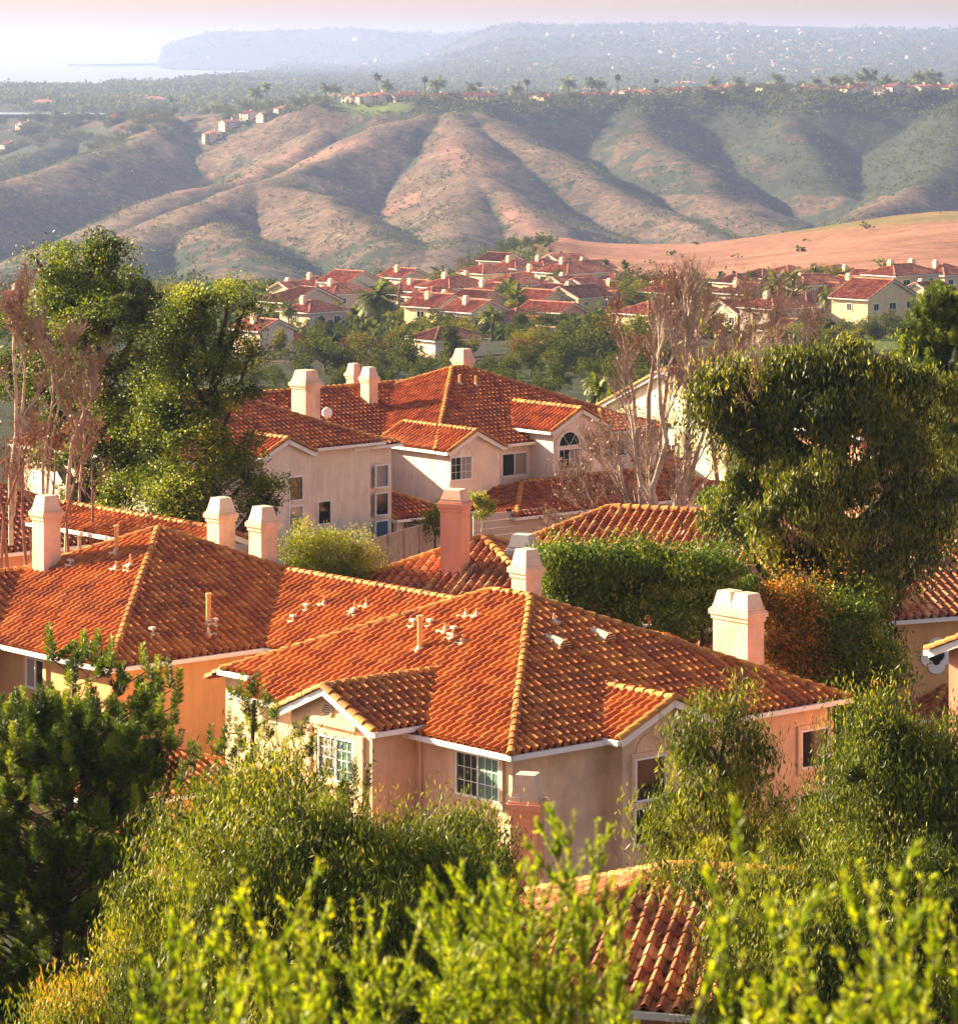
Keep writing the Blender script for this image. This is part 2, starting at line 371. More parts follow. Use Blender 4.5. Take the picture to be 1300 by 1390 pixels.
def ground_mat():
    m, nt = mat('dry_hills'); P = pos(nt)
    big = noise_tex(nt, .0055, 6, .6, P); mid = noise_tex(nt, .035, 8, .68, P); fine = noise_tex(nt, .22, 7, .8, P)
    grass = ramp(nt, fine, [(.34, (.055, .040, .032)), (.5, (.140, .096, .068)), (.64, (.27, .185, .12))])
    tone = ramp(nt, mid, [(.32, (.5, .47, .52)), (.6, (1, 1, 1))])
    grass = mixc(nt, 1., grass, tone, 'MULTIPLY')
    scrub = ramp(nt, fine, [(.3, (.016, .026, .020)), (.7, (.050, .062, .036))])
    va = nt.nodes.new('ShaderNodeAttribute'); va.attribute_name = 'veg_shade'
    ad = nt.nodes.new('ShaderNodeMath'); ad.operation = 'ADD'; L(nt, va.outputs['Fac'], ad.inputs[0])
    sc = nt.nodes.new('ShaderNodeMapRange'); L(nt, mid, sc.inputs[0]); sc.inputs[1].default_value = .3; sc.inputs[2].default_value = .7; sc.inputs[3].default_value = -.45; sc.inputs[4].default_value = .45
    L(nt, sc.outputs[0], ad.inputs[1])
    mr = nt.nodes.new('ShaderNodeMapRange'); L(nt, ad.outputs[0], mr.inputs[0]); mr.inputs[1].default_value = .42; mr.inputs[2].default_value = .58
    c = mixc(nt, mr.outputs[0], grass, scrub)
    oa = nt.nodes.new('ShaderNodeAttribute'); oa.attribute_name = 'dry_sunlit'
    c = mixc(nt, oa.outputs['Fac'], c, ramp(nt, fine, [(.32, (.15, .075, .055)), (.5, (.29, .145, .105)), (.68, (.42, .23, .155))]))
    wd_ = noise_tex(nt, .018, 6, .65, P); c = mixc(nt, 1., c, ramp(nt, wd_, [(.35, (.62, .58, .56)), (.6, (1, 1, 1))]), 'MULTIPLY')
    la = nt.nodes.new('ShaderNodeAttribute'); la.attribute_name = 'lawn'
    c = mixc(nt, la.outputs['Fac'], c, ramp(nt, mid, [(.3, (.07, .11, .02)), (.7, (.14, .18, .035))]))
    principled(nt, c, .95, .1, fine, .8, 1.2)
    return m
def build_ground():
    pc = np.concatenate([np.arange(-900, -160, 30), np.arange(-160, 1460, 3.), np.arange(1460, 2300, 30)])
    ys = [4.]
    while ys[-1] < 19000:
        y = ys[-1]
        st = np.interp(y, [0, 60, 300, 1000, 1900, 2000, 3100, 3300, 6000, 19000], [2, 3, 6, 12, 8, 4, 4, 18, 60, 160])
        ys.append(y+st)
    ys = np.array(ys)
    PX, YY = np.meshgrid(pc, ys)
    XX = (PX-CX)/F*np.maximum(YY, 60)*np.where(YY < 60, 3., 1.)**np.clip((60-YY)/56, 0, 1)
    ZZ = height(XX, YY)
    n, k = XX.shape
    mb = MB(); V = np.stack([XX, YY, ZZ], -1).reshape(-1, 3)
    i = np.arange(n-1)[:, None]*k; j = np.arange(k-1)[None, :]
    mb.add(V, np.stack([i+j, i+j+1, i+k+j+1, i+k+j], -1).reshape(-1, 4))
    # vegetation cover painted where it grows: crest belt, gullies, valley floor; the right flank's shadow is painted in with it
    X = V[:, 0]; Y = V[:, 1]; Z = V[:, 2]; px = CX+F*X/np.maximum(Y, 20)
    yc = np.interp(X, _ax, _ay)
    py = HY-F*Z/np.maximum(Y, 20)
    H = ZZ
    bl = (H+np.roll(H, 8, 1)+np.roll(H, -8, 1)+np.roll(H, 9, 0)+np.roll(H, -9, 0))/5-H
    gul = np.clip(bl.ravel()/4., -1, 1)*.35
    veg_shade = .27+gul*1.2
    veg_shade += .55*np.exp(-((py-133)/26.)**2)*(Y > 2500)
    veg_shade += .5*sstep(px, 1150, 1260)*(Y > 2300)*(py < 250)
    veg_shade += .55*(1-sstep(px, 60, 260))*(Y > 2550)*(py < 235)*(Y > yc-900)*np.where(Y > 2700, 1, .3)
    veg_shade += .34*sstep(px, 690, 900)*(Y > 2400)*(py < 265)+.3*np.exp(-((px-1130)/70.)**2)*(Y > 2200)  # scrub, thickened to paint in the shadow on the right flank and canyon
    veg_shade += .55*(Y < 850)+.32*(Y > 850)*(Y < 1750)*(px < 720)
    veg_shade += .8*(Y > 3500)
    veg_shade += .30*(Y > 1750)*(Y < 2150)*(px < 560)
    wr = sstep(px+22*fbm(X, Y, 60, 3), 720, 770)*sstep(Y, 700, 800)*(1-sstep(Y, 1700, 1900))
    gr2 = np.exp(-((py-(322-(px-900)*.075))/7.)**2)*(px > 870)
    dry_sunlit = wr*(1-.6*gr2)
    rib = np.zeros_like(dry_sunlit)  # sunlit patches of the spurs, painted in with the dry field colour
    for (a, b, r_) in (((392, 222), (500, 190), 11), ((325, 246), (405, 205), 9), ((245, 262), (290, 238), 8), ((690, 285), (735, 330), 22), ((610, 205), (700, 235), 26), ((500, 300), (560, 270), 14)):
        t = np.clip(((px-a[0])*(b[0]-a[0])+(py-a[1])*(b[1]-a[1]))/((b[0]-a[0])**2+(b[1]-a[1])**2), 0, 1)
        d = np.hypot(px-a[0]-t*(b[0]-a[0]), py-a[1]-t*(b[1]-a[1]))+6*fbm(X, Y, 30, 3)
        rib = np.maximum(rib, .75*np.clip(1-d/r_, 0, 1)*(Y > 1900)*(Y < 3300))
    dry_sunlit = np.clip(np.maximum(dry_sunlit, rib*.8), 0, 1)
    lawn = np.clip(1-np.hypot((px-500)/75., (py-146)/14.), 0, 1)*(Y > 2700)*1.6+.42*wr*gr2+.9*np.exp(-((px-1190)/80.)**2-((py-450)/26.)**2)*(Y < 800)*(Y > 350)
    o = mb.build('terrain', ground_mat(), smooth=True); tagp(o, kind='structure')
    for nm, v in (('veg_shade', veg_shade), ('dry_sunlit', dry_sunlit), ('lawn', np.clip(lawn, 0, 1))):
        a = o.data.attributes.new(nm, 'FLOAT', 'POINT'); a.data.foreach_set('value', v.astype(np.float32))
build_ground()
def sea():
    m, nt = mat('sea_water'); P = pos(nt)
    mp = nt.nodes.new('ShaderNodeMapping'); mp.inputs['Scale'].default_value = (1, .25, 1); L(nt, P, mp.inputs[0])
    f = noise_tex(nt, .02, 6, .65, mp.outputs[0])
    principled(nt, (.10, .15, .19), .28, .8, f, .2, 2.)
    mb = MB(); mb.add([(-13500, 3900, -70), (13500, 3900, -70), (13500, 55500, -70), (-13500, 55500, -70)], [[0, 1, 2, 3]])
    tagp(mb.build('sea', m), kind='structure')
sea()
# ------------------------------------------------------------------ houses
class Frame:
    """a house's own plan axes: a runs away to the right, b away to the left, z up; origin at one eave corner"""
    def __init__(s, px, Y, th):
        t = math.radians(th); s.o = np.array([(px-CX)/F*Y, Y]); s.a = np.array([math.sin(t), math.cos(t)]); s.b = np.array([-math.cos(t), math.sin(t)])
    def p(s, a, b, z=None):
        q = s.o+s.a*a+s.b*b
        return np.array([q[0], q[1], z]) if z is not None else q
    def loc(s, x, y):
        d = np.array([x, y])-s.o; return float(d@s.a), float(d@s.b)
    def on_a(s, ac, px):      # where the column px meets the upright plane a = ac: b and depth
        k = (px-CX)/F; q = s.o+s.a*ac       # (q0+b*bx) = k (q1+b*by)
        b = (k*q[1]-q[0])/(s.b[0]-k*s.b[1]); return b, q[1]+b*s.b[1]
    def on_b(s, bc, px):
        k = (px-CX)/F; q = s.o+s.b*bc
        a = (k*q[1]-q[0])/(s.a[0]-k*s.a[1]); return a, q[1]+a*s.a[1]
    def on_roof(s, px, py, plane):
        """plane: (axis, sign, edge, ze, p): z = ze + p*sign*(coord-edge)"""
        ax, sg, e, ze, p = plane
        kx, kz = (px-CX)/F, -(py-HY)/F
        A = s.a if ax == 'a' else s.b; c0 = -s.o@A
        # coord = (kx Y, Y)@A + c0 ; kz Y = ze + p sg (coord-e)
        g = kx*A[0]+A[1]; Y = (ze+p*sg*(c0-e))/(kz-p*sg*g)
        return np.array([kx*Y, Y, kz*Y])

PROF = {  # tile cross sections: (position across, height)
 's': (np.array([0, .08, .19, .31, .43, .54, .64, .82, 1.]), np.array([0, .068, .102, .112, .102, .068, -.005, -.03, -.005])),
 'm': (np.array([0, .05, .15, .27, .39, .51, .60, .80, 1.]), np.array([-.01, .05, .085, .098, .085, .05, -.01, -.03, -.01])),
 'f': (np.array([0, .16, .32, .48, .64, 1.]), np.array([0, .07, .10, .07, 0, 0]))}
def tiles(fr, poly, axis, sg, e, ze, p, W_=.30, E_=.40, prof='s', keep=None):
    """vertices, quads and per-vertex tone of the tiles of one roof slope; poly in (a, b) plan, convex"""
    poly = np.array(poly, float); tx, th = PROF[prof]
    sl = math.sqrt(1+p*p)
    ai, bi = (1, 0) if axis == 'a' else (0, 1)            # along-eave coordinate index
    U = poly[:, ai]; Vv = (poly[:, 1-ai]-e)*sg*sl
    nu = int((U.max()-U.min())/W_)+3; nv = int((Vv.max()-Vv.min())/E_)+3
    u0 = U.min()-W_; v0 = Vv.min()
    gu, gv = np.meshgrid(u0+np.arange(nu)*W_, v0+np.arange(-1, nv)*E_, indexing='ij')
    gu = gu.ravel(); gv = gv.ravel()
    # keep tiles near the polygon
    cu = gu+W_/2; cv = (gv+E_/2)/sl*sg+e
    C = np.stack([cv, cu], -1) if axis == 'a' else np.stack([cu, cv], -1)
    area = 0
    for i in range(len(poly)):
        q, r = poly[i], poly[(i+1) % len(poly)]; area += q[0]*r[1]-r[0]*q[1]
    ok = np.ones(len(gu), bool); s_ = 1 if area > 0 else -1
    for i in range(len(poly)):
        q, r = poly[i], poly[(i+1) % len(poly)]; d = r-q; d = d/np.linalg.norm(d)
        nrm = np.array([-d[1], d[0]])*s_
        ok &= ((C-q)@nrm) > -.42
    if keep is not None: ok &= keep(C)
    gu = gu[ok]; gv = gv[ok]; n = len(gu); k = len(tx)
    if n == 0: return None
    rn = R.random(n); jz = R.normal(0, .004, n); ju = R.normal(0, .004, n); jt = R.normal(0, .004, n)
    lift = .052 if prof != 'f' else .05
    us = gu[:, None]+ju[:, None]+tx[None, :]*W_
    hs = th[None, :]*(W_/.30)+jz[:, None]+np.linspace(-1, 1, k)[None, :]*jt[:, None]
    rows = [(gv-.005, hs-.02+0.), (gv-.005, hs+lift), (gv+E_+.03, hs)]
    cc = p/sl; dn = 1/sl
    out = []
    for v, h in rows:
        v = np.broadcast_to(v[:, None], us.shape)
        w_ = v/sl - h*cc                                # plan distance from the eave line
        z = ze+p*v/sl+h*dn+0*us
        pc = e+sg*w_
        a_, b_ = (pc, us) if axis == 'a' else (us, pc)
        X = fr.o[0]+fr.a[0]*a_+fr.b[0]*b_; Yy = fr.o[1]+fr.a[1]*a_+fr.b[1]*b_
        out.append(np.stack([X, Yy, z], -1))
    V = np.stack(out, 1).reshape(-1, 3)                 # n,3,k
    base = (np.arange(n)*3*k)[:, None]; j = np.arange(k-1)[None, :]
    q1 = np.stack([base+j, base+j+1, base+k+j+1, base+k+j], -1).reshape(-1, 4)
    q2 = np.stack([base+k+j, base+k+j+1, base+2*k+j+1, base+2*k+j], -1).reshape(-1, 4)
    return V, np.concatenate([q1, q2]), np.repeat(rn, 3*k)
def clip_bm(V, Q, rn, planes):
    """cut with upright planes [(point, inward normal)]"""
    me = bpy.data.meshes.new('tmp'); me.from_pydata(V.tolist(), [], Q.tolist())
    at = me.attributes.new('rnd', 'FLOAT', 'POINT'); at.data.foreach_set('value', rn.astype(np.float32))
    bm = bmesh.new(); bm.from_mesh(me)
    for q, nr in planes:
        bmesh.ops.bisect_plane(bm, geom=bm.verts[:]+bm.edges[:]+bm.faces[:], plane_co=q, plane_no=nr, clear_inner=True, clear_outer=False, dist=1e-4)
    bm.to_mesh(me); bm.free()
    nv = len(me.vertices); v = np.empty(nv*3, np.float32); me.vertices.foreach_get('co', v)
    r = np.empty(nv, np.float32)
    if nv: me.attributes['rnd'].data.foreach_get('value', r)
    fs = [tuple(pl.vertices) for pl in me.polygons]
    bpy.data.meshes.remove(me)
    return v.reshape(-1, 3), fs, r
def caps(mb, P, Q, rad=.135, Ln=.40, lift=.05, start=0.):
    """a line of overlapping half-round cap tiles from the low end P to the high end Q"""
    P = np.array(P, float); Q = np.array(Q, float)
    D = Q-P; Lt = np.linalg.norm(D)
    if Lt < .2: return
    if hasattr(mb, 'new'): mb.new()
    d = D/Lt; sd = np.cross(d, (0, 0, 1)); sd /= np.linalg.norm(sd); up = np.cross(sd, d)
    n = max(1, int(round(Lt/Ln))); st = Lt/n; th = np.linspace(-.12, math.pi+.12, 8)
    for i in range(n):
        c0 = P+d*(i*st-.02); c1 = P+d*((i+1)*st+.05)
        j = random.gauss(0, .008)
        r0 = rad*1.08; r1 = rad*.88
        V = []
        for c, r_, l in ((c0, r0-.022, lift+.0), (c0, r0, lift+.012), (c1, r1, lift-.01)):
            for t in th: V.append(c+sd*(r_*math.cos(t)+j)+up*(r_*math.sin(t)*.95+l-.03))
        k = len(th); F_ = []
        for q in range(2):
            for m_ in range(k-1): F_.append([q*k+m_, q*k+m_+1, (q+1)*k+m_+1, (q+1)*k+m_])
        mb.add(V, np.array(F_), random.random())
    # closed mortar end at the low end
    V = [P+d*.01+sd*(rad*math.cos(t))+up*(rad*math.sin(t)*.95+lift-.03) for t in th]
    mb.add(V, [list(range(len(th)))], .9)

class CapSet:
    def __init__(s): s.L = []; s.n = 0
    def add(s, *a): s.L[-1].add(*a); s.n += 1
    def new(s): s.L.append(MB())
class House:
    def __init__(s, name, fr, label, group=None, wall='stucco', tile='tile', cap='cap', prof='s', W_=.30, E_=.40, cat='house', zg=-27., trim=True, capr=.135):
        s.fr = fr; s.root = empty(name, fr.p(2, 2, zg), label, cat, group); s.root.matrix_basis.translation = s.root.location
        s.wallm = wall; s.tm = tile; s.cm = cap; s.prof = prof; s.W = W_; s.E = E_; s.zg = zg; s.trim = trim; s.capr = capr
        s.roof = MB(); s.cap = CapSet(); s.wall = MB(); s.gut = MB(); s.und = MB()
    def block(s, a0, a1, b0, b1, ze, p=.43, ridge='b', g0=False, g1=False, inset=.45, wall=True, keep=None, polys=None, faces='all', zb=None, caps_=True, gin0=None, gin1=None, cuts=()):
        """one rectangular roof with its walls. ridge: axis it runs along; g0/g1: gable instead of hip at the low/high end"""
        fr = s.fr
        if ridge == 'b': x0, x1, y0, y1 = a0, a1, b0, b1
        else: x0, x1, y0, y1 = b0, b1, a0, a1
        # x across the ridge, y along it
        h = (x1-x0)/2; xc = (x0+x1)/2
        if not g0 and not g1 and (y1-y0) < 2*h: h_ = (y1-y0)/2
        else: h_ = h
        r0 = y0 if g0 else y0+h_; r1 = y1 if g1 else y1-h_
        sw = (lambda x, y: (x, y)) if ridge == 'b' else (lambda x, y: (y, x))
        zr = ze+p*h
        if h_ < h:   # longer across than along: swap roles
            return s.block(a0, a1, b0, b1, ze, p, 'a' if ridge == 'b' else 'b', g0, g1, inset, wall, keep, None, faces, zb, caps_)
        axx, axy = ('a', 'b') if ridge == 'b' else ('b', 'a')
        pl = [('lo', [sw(x0, y0), sw(xc, r0), sw(xc, r1), sw(x0, y1)], axx, 1, x0), ('hi', [sw(x1, y0), sw(xc, r0), sw(xc, r1), sw(x1, y1)], axx, -1, x1)]
        if not g0: pl.append(('s', [sw(x0, y0), sw(xc, r0), sw(x1, y0)], axy, 1, y0))
        if not g1: pl.append(('e', [sw(x0, y1), sw(xc, r1), sw(x1, y1)], axy, -1, y1))
        if polys: pl = polys
        for nm, poly, ax, sg, e in pl:
            if faces != 'all' and nm not in faces: continue
            P = [np.array(q, float) for q in poly]
            if len(P) == 4 and np.linalg.norm(P[1]-P[2]) < 1e-3: P = [P[0], P[1], P[3]]
            t = tiles(fr, P, ax, sg, e, ze, p, s.W, s.E, s.prof, keep)
            zf = lambda q: ze+p*sg*((q[0] if ax == 'a' else q[1])-e)
            s.und.add([np.append(fr.p(q[0], q[1]), zf(q)-.02) for q in P], [list(range(len(P)))])
            if t is None: continue
            ar = sum(P[i][0]*P[(i+1) % len(P)][1]-P[(i+1) % len(P)][0]*P[i][1] for i in range(len(P)))
            planes = []
            for i in range(len(P)):
                q, r = P[i], P[(i+1) % len(P)]; d = r-q; d /= np.linalg.norm(d); nr = np.array([-d[1], d[0]])*(1 if ar > 0 else -1)
                off = -.03 if abs((q[0] if ax == 'a' else q[1])-e) < 1e-3 and abs((r[0] if ax == 'a' else r[1])-e) < 1e-3 else 0
                w2 = fr.a*nr[0]+fr.b*nr[1]; q2 = fr.p(q[0], q[1])+w2*off*1.5
                planes.append(((q2[0], q2[1], 0), (w2[0], w2[1], 0)))
            for (ca, cb, na, nb) in cuts:
                w2 = fr.a*na+fr.b*nb; q2 = fr.p(ca, cb); planes.append(((q2[0], q2[1], 0), (w2[0], w2[1], 0)))
            v, fs, r = clip_bm(*t, planes)
            s.roof.add(v, fs, r)
        if caps_:
            c = lambda x, y, z: np.append(fr.p(*sw(x, y)), z)
            if r1-r0 > .2: caps(s.cap, c(xc, r0, zr), c(xc, r1, zr), s.capr)
            for g, y, r_ in ((g0, y0, r0), (g1, y1, r1)):
                for x in (x0, x1):
                    if not g: caps(s.cap, c(x, y, ze), c(xc, r_, zr), s.capr)
                    else: caps(s.cap, c(x, y, ze+.02), c(xc, y, zr+.02), s.capr*.95)
        # gutters, barge boards, soffit
        if s.trim:
            c = lambda x, y, z: np.append(fr.p(*sw(x, y)), z)
            e0 = y0 if not g0 else y0; 
            for x, dx in ((x0, -1), (x1, 1)):
                s.gut.beam(c(x+dx*.05, y0-.03, ze+.0), c(x+dx*.05, y1+.03, ze+.0), .13, .14)
            for g, y, dy in ((g0, y0, -1), (g1, y1, 1)):
                if not g: s.gut.beam(c(x0-.115, y+dy*.05, ze), c(x1+.115, y+dy*.05, ze), .13, .142)
                else:
                    for x in (x0, x1): s.gut.beam(c(x, y+dy*.02, ze-.01), c(xc, y+dy*.02, zr-.01), .05, .2)
        i = .02
        s.und.add([np.append(fr.p(a, b), ze-.105) for a, b in ((a0+i, b0+i), (a1-i, b0+i), (a1-i, b1-i), (a0+i, b1-i))], [[0, 1, 2, 3]]) if not (g0 or g1 or polys) else None
        if wall:
            zb = s.zg-3 if zb is None else zb; n = inset
            X0, X1, Y0, Y1 = x0+n, x1-n, y0+(n if gin0 is None else gin0), y1-(n if gin1 is None else gin1)
            top = ze-.04 if not (g0 or g1) else ze+p*n-.06
            c = lambda x, y, z: np.append(fr.p(*sw(x, y)), z)
            za = ze+p*h-.06
            V = [c(X0, Y0, zb), c(X1, Y0, zb), c(X1, Y1, zb), c(X0, Y1, zb), c(X0, Y0, top), c(X1, Y0, top), c(X1, Y1, top), c(X0, Y1, top)]
            Fs = [[0, 1, 5, 4], [1, 2, 6, 5], [2, 3, 7, 6], [3, 0, 4, 7]]
            if g0: V.append(c(xc, Y0, za)); Fs[0] = [0, 1, 5, len(V)-1, 4]
            if g1: V.append(c(xc, Y1, za)); Fs[2] = [2, 3, 7, len(V)-1, 6]
            s.wall.add(V, Fs)
        return s
    def finish(s):
        s.roof_o = s.roof.build('roof', M[s.tm], s.root)
        for q in s.cap.L: q.build('ridge_cap', M[s.cm], s.roof_o)
        s.und.build('underlay', M['under'], s.roof_o)
        if s.gut.n: s.gut.build('gutter', M['white'], s.roof_o)
        if s.wall.n: s.wall.build('wall', M[s.wallm], s.root)
        return s
    def face(s, ax, c, px0, px1, py0, py1):
        """pixel rectangle -> interval and heights on the upright plane"""
        f = s.fr.on_a if ax == 'a' else s.fr.on_b
        u0, Y0 = f(c, px0); u1, Y1 = f(c, px1); Y = (Y0+Y1)/2
        z1 = -(py0-HY)/F*Y; z0 = -(py1-HY)/F*Y
        return min(u0, u1), max(u0, u1), z0, z1
    def window(s, ax, c, px0, px1, py0, py1, cols=2, rows=1, gm=('glass', 'glass'), label=None, muntin=(0, 0), surround=True, arch=False, out=-1, fw=.07, name='window', sm=None):
        """ax, c: wall plane; py given at the middle column of the window"""
        u0, u1, z0, z1 = s.face(ax, c, px0, px1, py0, py1); fr = s.fr
        P = (lambda u, d, z: np.append(fr.p(c+out*d, u), z)) if ax == 'a' else (lambda u, d, z: np.append(fr.p(u, c+out*d), z))
        mb = MB()
        def bar(ua, ub, za, zb, d0, d1, mm=mb):
            V = [P(u, d, z) for d in (d0, d1) for u, z in ((ua, za), (ub, za), (ub, zb), (ua, zb))]
            mm.add(V, np.array([[0, 1, 2, 3], [7, 6, 5, 4], [0, 4, 5, 1], [1, 5, 6, 2], [2, 6, 7, 3], [3, 7, 4, 0]]))
        w_ = fw
        bar(u0, u1, z0, z0+w_, -.02, .07); bar(u0, u1, z1-w_, z1, -.02, .07)
        bar(u0, u0+w_, z0+w_, z1-w_, -.02, .07); bar(u1-w_, u1, z0+w_, z1-w_, -.02, .07)
        cw = (u1-u0-2*w_)/cols
        for i in range(1, cols): x = u0+w_+cw*i; bar(x-.025, x+.025, z0+w_, z1-w_, -.015, .055)
        rh = (z1-z0-2*w_)/rows
        for i in range(1, rows): z = z0+w_+rh*i; bar(u0+w_, u1-w_, z-.03, z+.03, -.015, .05)
        if muntin[0]:
            for q in range(cols):
                for i in range(1, muntin[0]):
                    x = u0+w_+cw*q+cw*i/muntin[0]; bar(x-.009, x+.009, z0+w_, z1-w_, .012, .03)
            for i in range(1, muntin[1]):
                z = z0+w_+(z1-z0-2*w_)*i/muntin[1]; bar(u0+w_, u1-w_, z-.009, z+.009, .013, .031)
        wn = mb.build(name, M['white'], s.root, label=label)
        for i in range(cols):
            g = MB(); a_ = u0+w_+cw*i; bar(a_, a_+cw-.001, z0+w_, z1-w_, -.012, .010, g)
            g.build('pane', M[gm[i % len(gm)]], wn)
        if arch:
            ar = MB(); g = MB(); n = 14; uc = (u0+u1)/2; r = (u1-u0)/2; zb = z1+.12
            T = [math.pi*i/n for i in range(n+1)]
            for i in range(n):
                V = [P(uc-q*math.cos(t), d, zb+q*math.sin(t)) for d in (0, .06) for q, t in ((r-.07, T[i]), (r, T[i]), (r, T[i+1]), (r-.07, T[i+1]))]
                ar.add(V, np.array([[0, 1, 2, 3], [7, 6, 5, 4], [0, 4, 5, 1], [1, 5, 6, 2], [2, 6, 7, 3], [3, 7, 4, 0]]))
                V = [P(uc, .012, zb), P(uc-(r-.06)*math.cos(T[i]), .012, zb+(r-.06)*math.sin(T[i])), P(uc-(r-.06)*math.cos(T[i+1]), .012, zb+(r-.06)*math.sin(T[i+1]))]
                g.add(V, [[0, 1, 2]])
            for t in (.3, .5, .7):
                ar.beam(P(uc, .03, zb), P(uc-r*.93*math.cos(math.pi*t), .03, zb+r*.93*math.sin(math.pi*t)), .03, .02)
            ar.beam(P(u0, .04, zb+.03), P(u1, .04, zb+.03), .05, .05)
            aw = ar.build(name, M['white'], s.root, label='half-round fanlight'); g.build('pane', M[gm[0]], aw)
        if surround:
            tr = MB(); k = .14
            for ua, ub, za, zb_ in ((u0-k, u1+k, z0-k, z0-.012), (u0-k, u1+k, z1+.012, z1+k), (u0-k, u0-.012, z0-.012, z1+.012), (u1+.012, u1+k, z0-.012, z1+.012)):
                bar(ua, ub, za, zb_, -.02, .085, tr)
            tr.build('window_surround', M[sm or s.wallm], wn)
        return wn
    def chimney(s, x, y, zt, wa=.65, wb=.65, zb=None, m='chim', fm='offwhite', flues=1, cap=.10, fh=.52, label=None, dark=True, axis='b'):
        fr = s.fr; c = np.array([x, y]); zb = zt-6 if zb is None else zb
        mb = MB(); zs = zt-fh
        mb.box(c, fr.a, fr.b, wa/2, wb/2, zb, zs-.34)
        mb.box(c, fr.a, fr.b, wa/2+cap*.45, wb/2+cap*.45, zs-.342, zs-.20)
        mb.box(c, fr.a, fr.b, wa/2+cap, wb/2+cap, zs-.202, zs-.05)
        mb.box(c, fr.a, fr.b, wa/2+cap*.6, wb/2+cap*.6, zs-.052, zs)
        ch = mb.build('chimney', M[m], s.root, label=label)
        for i in range(flues):
            if axis == 'b': cc = c+fr.b*((i-(flues-1)/2)*wb/flues); ha, hb_ = wa/2*.98, wb/2/flues*.98
            else: cc = c+fr.a*((i-(flues-1)/2)*wa/flues); ha, hb_ = wa/2/flues*.98, wb/2*.98
            f = MB(); f.box(cc, fr.a, fr.b, ha+.02, hb_+.02, zs-.004, zs+.10); f.box(cc, fr.a, fr.b, ha, hb_, zs+.1, zt, tx=.74, ty=.74)
            fo = f.build('flue', M[fm], ch)
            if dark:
                g = MB(); g.box(cc, fr.a, fr.b, ha*.64, hb_*.64, zt-.1, zt+.012); g.build('flue_opening', M['dark'], fo)  # block painted black in place of a shaded flue mouth
        return ch
    def vent(s, px, py, plane, h=.5, r=.05, style='pipe'):
        q = s.fr.on_roof(px, py, plane); fr = s.fr
        fl = MB(); mb = MB()
        if style == 'pipe':
            mb.tube([q+(0, 0, -.1), q+(0, 0, h)], r, 10)
            fl.tube([q+(0, 0, -.02), q+(0, 0, .17)], [.17, r+.01], 10); fl.box(q, fr.a, fr.b, .2, .2, q[2]-.02, q[2]+.07)
            if h > .6:
                mb.tube([q+(0, 0, h), q+(0, 0, h+.07)], r*1.25, 10)
            o = mb.build('vent_pipe', M['pipe'], s.root); fl.build('flashing', M['lead'], o)
        elif style == 'cap':
            mb.tube([q+(0, 0, -.1), q+(0, 0, .2)], .05, 10); mb.box(q, fr.a, fr.b, .10, .10, q[2]+.2, q[2]+.27, tx=.8, ty=.8)
            mb.box(q, fr.a, fr.b, .16, .16, q[2]-.02, q[2]+.07)
            mb.build('roof_vent', M['lead'], s.root)
        else:   # half-round dormer vent facing out of the slope
            ax, sg, e, ze, p = plane
            A = fr.a if ax == 'a' else fr.b; Bx = fr.b if ax == 'a' else fr.a
            dn = -A*sg; T = np.linspace(0, math.pi, 9); rr_ = .26
            V = []
            f0 = np.array([dn[0], dn[1], 0])*.35
            for t in T:
                V.append(q+f0+np.append(Bx*rr_*math.cos(t), rr_*math.sin(t)-.12))
            for t in T:
                V.append(q-f0*1.2+np.append(Bx*rr_*math.cos(t), rr_*math.sin(t)*.9+.05))
            mb.add(V, np.array([[i, i+1, 10+i, 9+i] for i in range(8)]))
            o = mb.build('dormer_vent', M['lead'], s.root)
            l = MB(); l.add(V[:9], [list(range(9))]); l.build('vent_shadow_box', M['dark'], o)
            sl_ = MB()
            for k in range(4):
                z = q[2]-.08+k*.07; hw = math.sqrt(max(.001, rr_**2-(k*.07+.03)**2))-.02
                cc = q+f0+np.array([dn[0], dn[1], 0])*.015
                sl_.box(cc, Bx, A, hw, .012, z, z+.035)
            sl_.build('louvre', M['pipe'], o)
    def pipe(s, pts, r=.045, m=None):
        mb = MB(); mb.tube(pts, r, 8); mb.build('downpipe', M[m or 'offwhite'], s.root)

GZ = lambda x, y: float(height(np.array([[x]]), np.array([[y]]))[0, 0])

# ---- the front house
fr = Frame(693.5, 100, 49); ZE = -19.57; p = .43
h = House('stucco_house', fr, 'pink stucco house with big orange hipped tile roof and a small gabled wing', 'stucco houses with tile roofs', zg=-26)
h.trim = False
h.block(0, 13.6, 0, 15.4, ZE, p, 'b', wall=False, caps_=False, polys=[
 ('lo', [(0, 0), (6.8, 6.8), (6.8, 8.6), (2.5, 12.9), (0, 12.9)], 'a', 1, 0), ('lo', [(.9, 12.9), (2.5, 12.9), (.9, 14.5)], 'a', 1, 0),
 ('hi', [(13.6, 0), (6.8, 6.8), (6.8, 8.6), (13.6, 15.4)], 'a', -1, 13.6), ('s', [(0, 0), (6.8, 6.8), (13.6, 0)], 'b', 1, 0),
 ('e', [(.9, 14.5), (6.8, 8.6), (13.6, 15.4), (.9, 15.4)], 'b', -1, 15.4)])
h.trim = True
g3 = lambda a_, b_, z: np.append(fr.p(a_, b_), z)
ZR = ZE+p*6.8
for A_, B_ in (((0, 0), (6.8, 6.8)), ((13.6, 0), (6.8, 6.8)), ((13.6, 15.4), (6.8, 8.6))): caps(h.cap, g3(*A_, ZE), g3(*B_, ZR))
caps(h.cap, g3(6.8, 6.8, ZR), g3(6.8, 8.6, ZR)); caps(h.cap, g3(.9, 14.5, ZE+p*.9), g3(6.8, 8.6, ZR))
